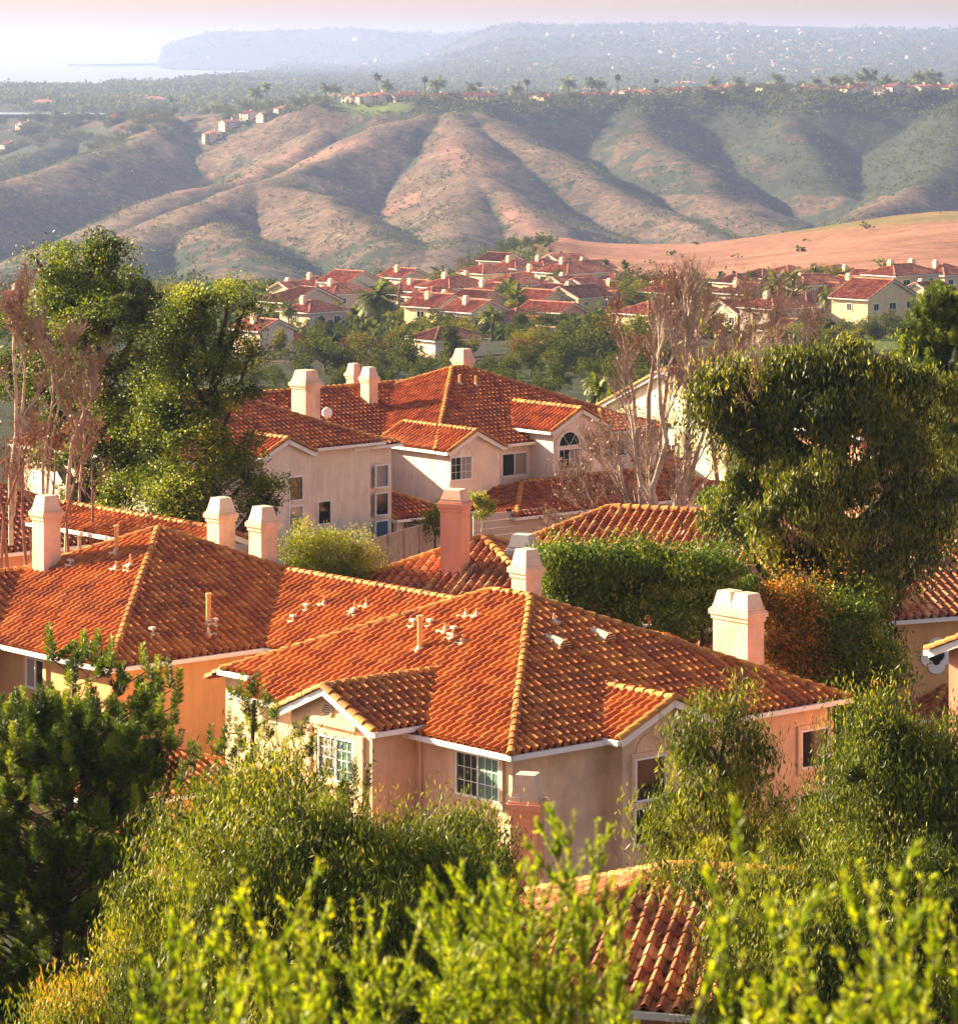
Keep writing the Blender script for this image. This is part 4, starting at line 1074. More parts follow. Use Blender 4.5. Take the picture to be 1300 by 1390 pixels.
# pine at the lower left
def pine(label, base, top, plumes, r0, n_needle, ln, zsp, group=None):
    root = empty('pine_tree', base, label, 'tree', group); root.matrix_basis.translation = root.location
    mb = MB(); tb = MB(); base = np.array(base, float); top = np.array(top, float)
    tb.tube(wob(base, top, 9, .06), np.linspace(r0, .04, 9), 8)
    for (p_, s) in plumes:
        p_ = np.array(p_)
        t = np.clip((p_[2]-1.2*abs(p_[0]-base[0])*.55-base[2])/(top[2]-base[2]), .02, .97)
        a = base+(top-base)*t
        tb.tube(wob(a, p_, 5, .07), np.linspace(max(.012, r0*.13*(1.2-t)), .014, 5), 5)
        for q in range(4):      # plume and side plumes
            if q == 0: c0 = p_; d = np.array([R.normal(0, .15), R.normal(0, .15), 1.]); L_ = s
            else:
                c0 = a+(p_-a)*R.uniform(.72, .97)+R.normal(0, .14*s, 3); d = np.append(R.normal(0, .45, 2), .9); L_ = s*R.uniform(.45, .9)
            d /= np.linalg.norm(d); n = int(n_needle*L_*FOLI)
            t_ = R.random(n); C = c0+d*(t_*L_)[:, None]
            rad = R.normal(size=(n, 3)); rad -= (rad@d)[:, None]*d; rad = unit(rad)
            A = unit(rad+d*R.uniform(.35, 1.1, n)[:, None]); Ln = ln*(1.05-.45*t_)
            Bv = unit(np.cross(A, R.normal(size=(n, 3))))
            mb.add(leaf_quads(C+A*Ln[:, None]*.5, A, Bv, Ln, np.full(n, ln*.10)), np.arange(4*n).reshape(-1, 4), np.repeat(np.clip(R.normal(.5, .2)+.25*(t_-.4)+R.normal(0, .12, n), 0, 1), 4))
    mb.build('crown', M['leaf_pine'], root); tb.build('trunk', M['bark'], root)
Y = 76; pl = []
tips = [(67, 868), (115, 875), (133, 870), (150, 885), (198, 890), (215, 905), (232, 915), (240, 935), (98, 905), (165, 915), (185, 935), (30, 945), (15, 955), (75, 950), (120, 945), (145, 965), (205, 965), (236, 965), (176, 985), (55, 985), (98, 990), (12, 1000), (215, 1010), (140, 1020), (190, 1030)]
for (x, y) in tips: pl.append((W(x, y+22, Y+R.uniform(-2, 1.5)), .62*R.uniform(.85, 1.2)))
for i in range(560):
    y = R.uniform(965, 1420); wd_ = np.interp(y, [950, 1050, 1180, 1300, 1420], [130, 200, 215, 230, 235])
    x = 40+R.uniform(-1, 1)*wd_ if y > 1040 else R.uniform(-30, 245)
    if x > 235 - max(0, (y-1100))*.25: continue
    pl.append((W(x, y, Y+R.uniform(-2.8, 2.2)), .55*R.uniform(.8, 1.25)))
pine('dense dark pine with upright bright tips in front of the apricot walls', at_ground(70, Y), W(100, 905, Y), pl, .22, 420, .19, 0)
pl = []; Y = 80
for (x, y) in [(322, 938), (345, 932), (362, 948), (376, 962), (335, 962), (310, 985), (284, 1000), (300, 1015), (345, 985), (368, 990), (325, 1010), (242, 1005), (262, 1030), (350, 1020), (300, 1045), (250, 1050), (330, 1045), (415, 985), (425, 1010), (408, 1035), (480, 1050), (500, 1062), (495, 1085), (440, 1050), (384, 1020)]:
    pl.append((W(x, y+12, Y+R.uniform(-1.5, 1)), .5*R.uniform(.8, 1.15)))
for i in range(60): pl.append((W(R.uniform(240, 500), R.uniform(1060, 1250), Y+R.uniform(-1.5, 2)), .5))
pine('small pine tips poking up behind the drooping eucalyptus', at_ground(345, Y), W(345, 950, Y), pl, .14, 300, .17, 0)
# drooping eucalyptus crowns
Y = 66
tree('eucalyptus_tree', 'wide drooping eucalyptus below the window with nine small panes', at_ground(420, Y), [PB(*q) for q in [
 (345, 1065, Y+1, 48), (392, 1060, Y, 42), (310, 1100, Y, 55), (440, 1130, Y-1, 52), (380, 1125, Y-2, 56), (500, 1140, Y-1, 46), (550, 1160, Y, 46), (460, 1150, Y-2, 60), (260, 1140, Y, 45), (300, 1180, Y-2, 70), (390, 1200, Y-3, 70), (500, 1210, Y-3, 65), (590, 1180, Y-1, 45),
 (620, 1210, Y, 45), (230, 1220, Y-1, 55), (300, 1270, Y-3, 70), (420, 1290, Y-4, 75), (540, 1290, Y-3, 70), (630, 1290, Y-1, 60), (200, 1300, Y-1, 60), (340, 1360, Y-4, 80), (480, 1380, Y-4, 80), (610, 1370, Y-3, 70), (220, 1380, Y-3, 80), (100, 1390, Y-4, 70), (372, 1030, Y+1, 24), (280, 1110, Y, 50)]],
 190000, 'leaf_euc', .15, .026, 'droop', 'bark', .3, .34, 120, .3, droop=.8, twigs=5)
Y = 70
tree('eucalyptus_tree', 'rounded light green crown just under the nine-paned window', at_ground(630, Y), [PB(*q) for q in [
 (615, 1120, Y, 38), (650, 1130, Y, 36), (590, 1150, Y, 40), (640, 1170, Y-1, 45), (655, 1240, Y, 36), (600, 1220, Y-1, 50), (660, 1260, Y-1, 55)]],
 34000, 'leaf_euc', .15, .026, 'droop', 'bark', .2, .32, 62, .3, droop=1.1, twigs=5)
Y = 82
tree('eucalyptus_tree', 'slender loose eucalyptus with rusty leaf tips before the arched niche', at_ground(985, Y), [PB(*q) for q in [
 (990, 955, Y, 26), (960, 985, Y, 28), (935, 1015, Y, 24), (1005, 985, Y, 26), (1030, 1010, Y, 18), (980, 1035, Y, 32), (940, 1060, Y-1, 30), (920, 1100, Y, 34), (965, 1100, Y-1, 40), (1010, 1080, Y, 28), (1030, 1050, Y, 16), (900, 1130, Y, 26), (950, 1150, Y, 40), (1010, 1140, Y, 30), (1000, 920, Y, 12), (1050, 1090, Y, 16), (915, 985, Y, 10)]],
 17000, 'leaf_euc', .20, .036, 'droop', 'bark', .10, .24, 60, .3, droop=1.2, twigs=9, jag=.4)
Y = 72
tree('eucalyptus_tree', 'broad yellow-green eucalyptus covering the garage roof below the arch', at_ground(1120, Y), [PB(*q) for q in [
 (1085, 1200, Y, 50), (1150, 1180, Y, 46), (1040, 1200, Y, 36), (1050, 1270, Y-2, 40), (1105, 1260, Y-2, 60), (1180, 1220, Y-1, 65), (1250, 1200, Y, 60), (1290, 1250, Y-1, 70), (1180, 1300, Y-2, 75), (1060, 1340, Y-3, 80), (1250, 1350, Y-3, 80), (940, 1178, Y, 20), (900, 1172, Y+1, 16), (1000, 1245, Y-2, 26), (988, 1300, Y-3, 24), (1005, 1190, Y, 22),
 (1160, 1390, Y-3, 80), (1020, 1400, Y-3, 50)]],
 125000, 'leaf_euc', .16, .028, 'droop', 'bark', .28, .34, 115, .3, droop=.8, twigs=5)
Y = 84
tree('eucalyptus_tree', 'hazel-tinted eucalyptus spreading below the golden-walled house', at_ground(1200, Y), [PB(*q) for q in [
 (1172, 992, Y, 26), (1200, 1000, Y, 36), (1240, 1010, Y, 40), (1285, 1020, Y, 36), (1160, 1045, Y, 28), (1130, 1100, Y, 32), (1180, 1060, Y-1, 45), (1240, 1070, Y-1, 48), (1290, 1080, Y-1, 40), (1100, 1130, Y, 34), (1160, 1120, Y-1, 50), (1230, 1130, Y-1, 50), (1290, 1150, Y-1, 45), (1060, 1120, Y, 22), (1175, 960, Y, 20), (1310, 980, Y, 24)]],
 74000, 'leaf_euc', .17, .032, 'droop', 'bark', .22, .32, 100, .3, droop=.9, twigs=6)
# the large dark tree on the right and its neighbours
Y = 121
tree('willowy_tree', 'huge dark willowy tree with hanging boughs beyond the double-flued chimney', at_ground(1150, Y), [PB(*q) for q in [
 (975, 515, Y, 24), (998, 498, Y, 17), (962, 545, Y, 19), (985, 560, Y, 18), (1010, 575, Y, 18), (1050, 530, Y, 26), (1080, 510, Y, 26), (1115, 500, Y, 26), (1150, 490, Y, 24), (1175, 515, Y, 26), (1050, 570, Y, 26), (1100, 555, Y-1, 28), (1145, 545, Y-1, 28), (1195, 545, Y, 22),
 (1020, 610, Y, 26), (1000, 640, Y, 20), (1060, 615, Y-1, 30), (1075, 655, Y-2, 26), (1130, 600, Y-1, 26), (1150, 640, Y-2, 34), (1185, 600, Y-1, 24), (1225, 590, Y, 22), (1015, 680, Y, 24), (980, 690, Y, 18), (1050, 700, Y-2, 26), (1120, 690, Y-2, 28), (1160, 700, Y-2, 28),
 (1225, 640, Y, 18), (1245, 675, Y, 20), (1270, 640, Y+1, 16), (1225, 715, Y-1, 20), (1258, 720, Y, 14), (1180, 750, Y-1, 28), (1130, 745, Y-1, 26), (1080, 745, Y-1, 22), (1245, 760, Y, 9), (1222, 770, Y, 10), (1160, 800, Y-2, 30), (1200, 800, Y-1, 20), (1110, 800, Y-1, 24), (1185, 850, Y-1, 26), (1150, 860, Y-1, 22),
 (1165, 910, Y, 28), (1205, 900, Y, 14), (1230, 545, Y+1, 18), (1265, 560, Y+2, 16), (1285, 600, Y+2, 14), (1120, 470, Y, 12), (1160, 462, Y, 14), (1270, 700, Y, 12), (1085, 482, Y, 18), (1060, 500, Y, 20), (1100, 492, Y, 20), (1205, 500, Y, 22), (1240, 515, Y, 20), (1275, 520, Y+1, 20), (1250, 600, Y, 20), (1285, 650, Y, 16), (1290, 700, Y+1, 12), (1262, 740, Y, 10), (1210, 680, Y, 20), (1030, 650, Y, 16)]],
 98000, 'leaf_dark', .25, .062, 'droop', 'bark_dark', .42, .32, 130, .3, droop=1.0, twigs=8, jag=.34)
Y = 117
tree('small_tree', 'russet and green shrubby tree next to the double-flued chimney', at_ground(1080, Y), [PB(*q) for q in [
 (1065, 835, Y, 28), (1088, 800, Y, 20), (1055, 875, Y, 24), (1095, 850, Y, 28), (1085, 900, Y, 32), (1050, 815, Y, 14)]],
 22000, 'leaf_rust', .12, .06, 'rand', 'bark', .15, .3, 40, .45, twigs=5)
tree('small_tree', 'mossy bright green shrubby tree in the shade of the willowy tree', at_ground(1150, Y), [PB(*q) for q in [
 (1140, 850, Y, 38), (1165, 890, Y, 36), (1130, 910, Y, 34), (1150, 945, Y, 34), (1110, 935, Y, 30), (1180, 940, Y, 28), (1200, 965, Y-2, 24), (1175, 830, Y, 24), (1205, 880, Y, 20), (1200, 920, Y, 22), (1120, 880, Y, 24)]],
 32000, 'leaf_hedge', .12, .06, 'rand', 'bark', .15, .3, 40, .45, twigs=5)
Y = 145; pl = []
for i in range(330):
    y = R.uniform(400, 720); hw = np.interp(y, [385, 430, 520, 640, 720], [10, 48, 90, 95, 70]); x = 1288+R.uniform(-1, .9)*hw
    if x < 1210 and y > 560: continue
    pl.append((W(x, y, Y+R.uniform(-2.5, 2.5)), .75*R.uniform(.7, 1.3)))
for (x, y) in [(1272, 398), (1255, 425), (1294, 412), (1240, 450), (1285, 440), (1228, 480), (1262, 475), (1215, 500)]: pl.append((W(x, y+14, Y), .9))
pine('dark pine with rounded tips cut by the picture edge above the willowy tree', at_ground(1290, Y), W(1285, 420, Y), pl, .3, 300, .25, 0)
# hedge trees behind the front house
Y = 116.5
for k, (lab, bl, lf, n) in enumerate([
 ('dark hedge tree with feathery lit tops behind the front ridge', [(750, 770, 30), (770, 800, 36), (735, 800, 26), (800, 770, 26), (790, 830, 40), (745, 840, 32), (765, 742, 11), (800, 748, 13), (735, 768, 11), (782, 752, 9)], 'leaf_hedge', 26000),
 ('deep green hedge tree in the middle of the row behind the front ridge', [(850, 765, 30), (870, 800, 40), (830, 800, 34), (895, 770, 26), (860, 845, 42), (820, 850, 36), (900, 840, 36), (815, 770, 22), (845, 742, 11), (880, 738, 14), (905, 746, 10), (862, 750, 12), (828, 752, 9)], 'leaf_hedge', 30000),
 ('softer green hedge tree reaching the double-flued chimney', [(930, 785, 34), (965, 790, 30), (940, 825, 36), (990, 770, 22), (985, 820, 30), (1010, 800, 24), (945, 755, 12), (985, 748, 11), (925, 760, 9)], 'leaf_hedge', 22000)]):
    tree('hedge_tree', lab, at_ground(bl[0][0], Y), [PB(q[0], q[1], Y+(i % 3)*.8-.8, q[2]) for i, q in enumerate(bl)], int(n*1.15), lf, .14, .048, 'up', 'bark_dark', .12, .27, 75, .25, group='hedge trees behind the front house', twigs=4)
Y = 130
tree('round_bush', 'bright yellow-green rounded bush beneath the tall-windowed house', at_ground(445, Y), [PB(q[0], q[1], Y, q[2]) for q in [(420, 752, 34), (455, 758, 38), (490, 768, 28), (400, 770, 28), (440, 785, 36), (485, 790, 30), (465, 735, 12), (410, 728, 10)]], 32000, 'leaf_bush', .10, .035, 'up', 'bark', .12, .24, 40, .4, cat='bush', twigs=4)
tree('round_bush', 'lime-green bush at the corner of the dark pergola', at_ground(588, 178), [PB(q[0], q[1], 178, q[2]) for q in [(594, 700, 13), (588, 715, 12), (600, 690, 9)]], 3000, 'leaf_bush', .14, .06, 'up', 'bark', .08, .2, 30, .4, cat='bush', twigs=3)
tree('small_tree', 'thin young tree with flat light green top before the garage', at_ground(654, 172), [PB(q[0], q[1], 172, q[2], None, 1, q[3]) for q in [(655, 682, 16, 5), (645, 674, 10, 4), (665, 690, 10, 4), (652, 697, 12, 4)]], 2200, 'leaf_bush', .13, .06, 'rand', 'bark_pale', .06, .14, 24, .3, twigs=6)
Y = 176
tree('leafy_shrub', 'feathery mid green shrub at the foot of the bare sycamore', at_ground(985, Y), [PB(q[0], q[1], Y, q[2]) for q in [(960, 700, 26), (985, 680, 26), (1000, 720, 26), (970, 730, 24), (1015, 660, 24), (1010, 630, 20)]], 14000, 'leaf_hedge', .17, .06, 'up', 'bark', .12, .3, 36, .4, cat='bush', twigs=3)

# bare trees
def bare(name, label, base, stems, twm, m='bark_pale', r0=.22, depth=5, seed=1, spread=.5, group=None, cat='tree', leafm=None, nleaf=0, tw=.62):
    rg = random.Random(seed); root = empty(name, base, label, cat, group); root.matrix_basis.translation = root.location
    tb = MB(); tg = MB(); tips = []
    def grow(p, d, L_, r_, k):
        n = 4; P = [p]; dd = np.array(d)
        for i in range(n):
            dd = dd+np.array([rg.gauss(0, .09), rg.gauss(0, .09), rg.gauss(0, .05)+.05]); dd /= np.linalg.norm(dd); P.append(P[-1]+dd*L_/n)
        (tb if r_ > .022 else tg).tube(P, np.linspace(r_, r_*.62, n+1), 7 if r_ > .05 else (5 if r_ > .02 else 3), rg.random())
        tips.append(P[-1])
        if k == 0: return
        nb = rg.choice((2, 3, 3)) if k > 1 else 3
        for i in range(nb+1):
            t = 1. if i < 2 else rg.uniform(.35, .95); q = P[0]+(P[-1]-P[0])*t if t < 1 else P[-1]
            if t < 1: q = P[int(t*n)]
            s = rg.uniform(.35, 1.)*spread*(1.15 if t < 1 else .8)
            az = rg.uniform(0, 6.283); side = np.array([math.cos(az), math.sin(az), 0.])
            nd = dd+side*s; nd /= np.linalg.norm(nd)
            grow(q, nd, L_*rg.uniform(.62, .85), max(.006, r_*.62*rg.uniform(.7, 1.)), k-1)
    for st in stems:
        pts = [np.array(x, float) for x in st[0]]; r_ = st[1]
        tb.tube(pts, np.linspace(r_, r_*.5, len(pts)), 8)
        for i in range(1, len(pts)):
            d = pts[i]-pts[i-1]; Ls = np.linalg.norm(d); d = d/Ls
            if i == len(pts)-1: grow(pts[i], d, st[2]*tw, r_*.5, depth)
            for q in range(2 if i > 1 else 1):
                if rg.random() < .8:
                    az = rg.uniform(0, 6.283); nd = d+np.array([math.cos(az), math.sin(az), .2])*rg.uniform(.5, .9); nd /= np.linalg.norm(nd)
                    grow(pts[i-1]+(pts[i]-pts[i-1])*rg.uniform(.3, 1), nd, st[2]*.8*tw, r_*.35, depth-1)
    tb.build('trunk', M[m], root)
    if tg.n: tg.build('twigs', M[twm], root)
    if nleaf:
        T = np.array(tips); C = T[R.integers(0, len(T), nleaf)]+R.normal(0, .25, (nleaf, 3)); lm = MB(); leaves(lm, C, 'rand', .13, .1); lm.build('dry_leaves', M[leafm], root)
Y = 172
S_ = lambda L_, r_, l_: ([W(*(q if len(q) == 3 else (q[0], q[1], Y))) for q in L_], r_, l_)
bare('sycamore_tree', 'bare pale-barked sycamore with many upright limbs before the cream house', at_ground(918, Y), [
 S_([(912, 770), (915, 700), (932, 640), (936, 580), (934, 520), (932, 470)], .26, 2.6), S_([(912, 760), (925, 690), (945, 620), (960, 570)], .16, 2.2), S_([(905, 745), (885, 665), (905, 600), (897, 560), (894, 510)], .17, 2.2),
 S_([(906, 750), (890, 700), (870, 660), (862, 610), (858, 575)], .13, 2.), S_([(936, 580), (960, 545), (990, 510), (1012, 490)], .11, 1.9), S_([(920, 700), (950, 660), (965, 640)], .08, 1.7), S_([(893, 700), (860, 690), (840, 660)], .1, 1.8)],
 'twig', r0=.25, depth=5, seed=4, spread=.55, leafm='leaf_red', nleaf=900)
Y = 190
bare('twiggy_tree', 'mass of reddish bare twigs behind the pale sycamore', at_ground(1000, Y), [
 S_([(985, 700), (990, 590), (1000, 550), (1003, 510)], .15, 2.6), S_([(990, 690), (1020, 590), (1040, 550), (1046, 505)], .13, 2.6), S_([(980, 700), (965, 590), (955, 540), (950, 500)], .13, 2.6), S_([(1010, 640), (1060, 560), (1075, 510)], .11, 2.4), S_([(1005, 640), (1030, 540), (1025, 480)], .10, 2.4)],
 'twig', 'twig', depth=5, seed=8, spread=.6, leafm='leaf_red', nleaf=900)
Y = 186
bare('twiggy_tree', 'grey-brown leafless tree with fine twigs left of the pale sycamore', at_ground(880, Y), [
 S_([(880, 700), (880, 540), (886, 500), (890, 460)], .15, 2.), S_([(870, 690), (860, 540), (850, 490)], .12, 1.8), S_([(885, 680), (905, 520), (915, 470)], .12, 2.)], 'twig_red', 'twig', depth=5, seed=12, spread=.6, leafm='leaf_red', nleaf=1500)
Y = 158
bare('sycamore_tree', 'low bare tree with ivory twigs in front of the garage', at_ground(850, Y), [
 S_([(905, 760), (880, 720), (850, 680), (842, 640)], .13, 1.6), S_([(900, 755), (850, 730), (820, 700)], .09, 1.6), S_([(890, 760), (860, 745), (800, 735)], .07, 1.4), S_([(880, 750), (830, 720), (790, 690)], .06, 1.3)], 'twig', depth=5, seed=21, spread=.7, leafm='leaf_red', nleaf=900)
Y = 140
for lab, st, sd, lf in (
 ('tall bare tree with pale twin stems at the picture edge', [S_([(15, 740), (14, 650), (22, 590), (22, 530), (18, 480)], .10, 1.9), S_([(18, 700), (26, 600), (32, 540), (34, 500)], .08, 1.8)], 31, 500),
 ('bare tree with white upright stems before the tall green tree', [S_([(60, 760), (58, 640), (64, 590), (72, 540)], .08, 1.8), S_([(62, 700), (68, 610), (82, 540)], .065, 1.7)], 33, 300),
 ('bare tree with crooked crown above the chimney at the far end', [S_([(90, 760), (92, 660), (98, 600), (110, 570)], .10, 1.5), S_([(108, 760), (108, 660), (114, 600)], .07, 1.4)], 37, 200)):
    bare('bare_tree', lab, at_ground(proj(st[0][0][0])[0], Y), st, 'twig', 'bark_pale', depth=5, seed=sd, spread=.36, leafm='leaf_red', nleaf=lf, group='bare trees at the picture edge')
Y = 136
bare('twiggy_tree', 'thicket of rose-coloured twigs around the far chimney', at_ground(30, Y), [S_([(x, 800), (x+R.uniform(-8, 8), 700), (x+R.uniform(-14, 14), 640)], .07, 1.3) for x in (-10, 12, 38, 70, 95, 120, 0)], 'twig_red', 'twig_red', depth=4, seed=41, spread=.7, leafm='leaf_red', nleaf=400)

# close shoots, out of focus
def shoots(label, spots, Y, ll=.040, lw=.0135, lf='leaf_lime', vis=.75, dens=230, sides=2):
    x0 = np.mean([s[0] for s in spots]); b = at_ground(x0, Y)
    root = empty('leafy_shrub', b, label, 'shrub'); root.matrix_basis.translation = root.location
    mb = MB(); tb = MB()
    for (px, py) in spots:
        Yp = Y+R.uniform(-.7, .9); tip = W(px, py, Yp)
        g = np.array([tip[0]+R.normal(0, .22), Yp+R.normal(0, .1), 0]); g[2] = GZ(g[0], g[1])-.05
        t = np.linspace(0, 1, 12)[:, None]; P = g+(tip-g)*t; P[:, 0] += (g[0]-tip[0])*.5*np.sin(t[:, 0]*math.pi)*.6; P += R.normal(0, .006, P.shape)*t
        tb.tube(P, np.linspace(.011, .002, 12), 5)
        side = [(P, vis)]
        L_ = np.linalg.norm(tip-g)
        for q in range(sides):
            f = 1-R.uniform(.08, .7)*vis/L_; s_ = np.array([np.interp(f, t[:, 0], P[:, i]) for i in range(3)])
            l = R.uniform(.08, .22); dd = np.array([R.normal(0, .6), R.normal(0, .5), 1.]); dd /= np.linalg.norm(dd)
            Q = s_+dd*l*np.linspace(0, 1, 5)[:, None]+np.array([0, 0, .02])*np.linspace(0, 1, 5)[:, None]**2
            tb.tube(Q, np.linspace(.004, .0015, 5), 4); side.append((Q, 9))
        for Q, v in side:
            Ln = np.linalg.norm(Q[-1]-Q[0]); m_ = int(dens*min(v, Ln))+4; f = 1-R.random(m_)*min(1, v/Ln); f[0] = 1
            tt = np.linspace(0, 1, len(Q)); C = np.stack([np.interp(f, tt, Q[:, i]) for i in range(3)], -1)
            ax = unit((Q[-1]-Q[-2])[None, :])
            rad = unit(R.normal(size=(m_, 3))); A = unit(rad*.75+ax*R.uniform(.7, 1.8, m_)[:, None]); l = ll*R.uniform(.6, 1.2, m_)*(1-.35*(f > .93))
            B = unit(np.cross(A, R.normal(size=(m_, 3)))); tn = np.clip(R.normal(.5, .2, m_)+.25*(f > .9), 0, 1)
            mb.add(leaf_quads(C+A*l[:, None]*.5, A, B, l, lw*l/ll), np.arange(4*m_).reshape(-1, 4), np.repeat(tn, 4))
    mb.build('leaves', M[lf], root); tb.build('stems', M['bark'], root)
sp = [(330, 1182), (268, 1205), (290, 1240), (385, 1222), (412, 1238), (360, 1255), (262, 1262), (310, 1270), (400, 1285), (240, 1305), (345, 1300), (385, 1330), (430, 1320)]
sp += [(R.uniform(225, 430), R.uniform(1290, 1385)) for i in range(8)]
shoots('blurred lime-green shoots close to the lens near the pine', sp, 10.2)
sp = [(785, 1098), (757, 1122), (812, 1112), (690, 1200), (738, 1205), (790, 1160), (832, 1200), (655, 1200), (622, 1185), (600, 1228), (575, 1245), (480, 1225), (506, 1252), (548, 1280), (722, 1195), (765, 1190), (690, 1220), (650, 1245), (850, 1240)]
sp += [(R.uniform(600, 850), R.uniform(1240, 1385)) for i in range(30)]+[(R.uniform(470, 600), R.uniform(1310, 1385)) for i in range(4)]
shoots('dense bright green shrub of fine upright shoots below the rose chimney', sp, 12.5, .036, .0085, dens=330, sides=7)
sp = [(1032, 1152), (1048, 1195), (1090, 1218), (1140, 1180), (1165, 1172), (1182, 1208), (1216, 1188), (1250, 1192), (1282, 1225), (1064, 1245), (1120, 1245), (1200, 1255), (1240, 1255), (1295, 1262), (1010, 1300), (1085, 1295)]
sp += [(R.uniform(1020, 1310), R.uniform(1290, 1385)) for i in range(15)]
shoots('row of blurred upright shoots close to the lens under the yellow-green eucalyptus', sp, 9.8)
# ------------------------------------------------------------------ valley and crest: houses
def simple_house(px, py, Y, th, la, lb, st, label, tile='tile_far', wall='stucco_far', ridge='a', g0=False, g1=False, p=.42, chim=1, wing=None, wins=True, group='houses down in the valley', detail=1, zoff=0, W_=None):
    """px, py: near lower corner of the eave; la, lb: plan size; st: wall height"""
    la *= .88; lb *= .88; st *= .95
    fr = Frame(px, Y, th); ze = -(py-HY)/F*Y
    h = House('valley_house', fr, label, group, wall=wall, tile=tile, cap=tile, prof='f', W_=W_ or max(.34, Y/1300), E_=max(.45, Y/1000), zg=ze-st, capr=.2, trim=True)
    h.block(0, la, 0, lb, ze, p, ridge, g0=g0, g1=g1, inset=.4)
    if wing:
        a0, a1, b0, b1, dz, rd = wing; h.block(a0, a1, b0, b1, ze+dz, p, rd, g0=True, g1=True, inset=.35)
    h.finish()
    s = F/Y
    rg = random.Random(int(px*7+py))
    if wins:
        for lvl in range(2 if st > 4.5 else 1):
            for fc, ln in (('b', la), ('a', lb)):
                k = max(1, int(ln/4.2))
                for i in range(k):
                    u = ln*(i+.5)/k+rg.uniform(-.4, .4); zc = ze-1.3-2.8*lvl; ww = rg.choice((.5, .7, .9)); hh = .6
                    q = fr.p(u, .4) if fc == 'b' else fr.p(.4, u)
                    x_, y_ = proj((q[0], q[1], zc)); k1 = fr.a if fc == 'b' else fr.b
                    q1 = q+k1*ww; q0 = q-k1*ww
                    xa, xb = proj((q0[0], q0[1], zc))[0], proj((q1[0], q1[1], zc))[0]
                    h.window(fc, .4, min(xa, xb), max(xa, xb), y_-hh*s, y_+hh*s, 2, 1, (rg.choice(('glass', 'glass_cur', 'glass')), 'glass'), surround=False, fw=.09)
    for i in range(chim):
        q = fr.p(la*(.3+.45*i), lb*.55)
        h.chimney(q[0], q[1], ze+p*min(la, lb)/2+.9, .9, .8, zb=ze, fm='chim', m='stucco_far2' if (i+int(px)) % 2 else 'stucco_far', dark=False)
    return h
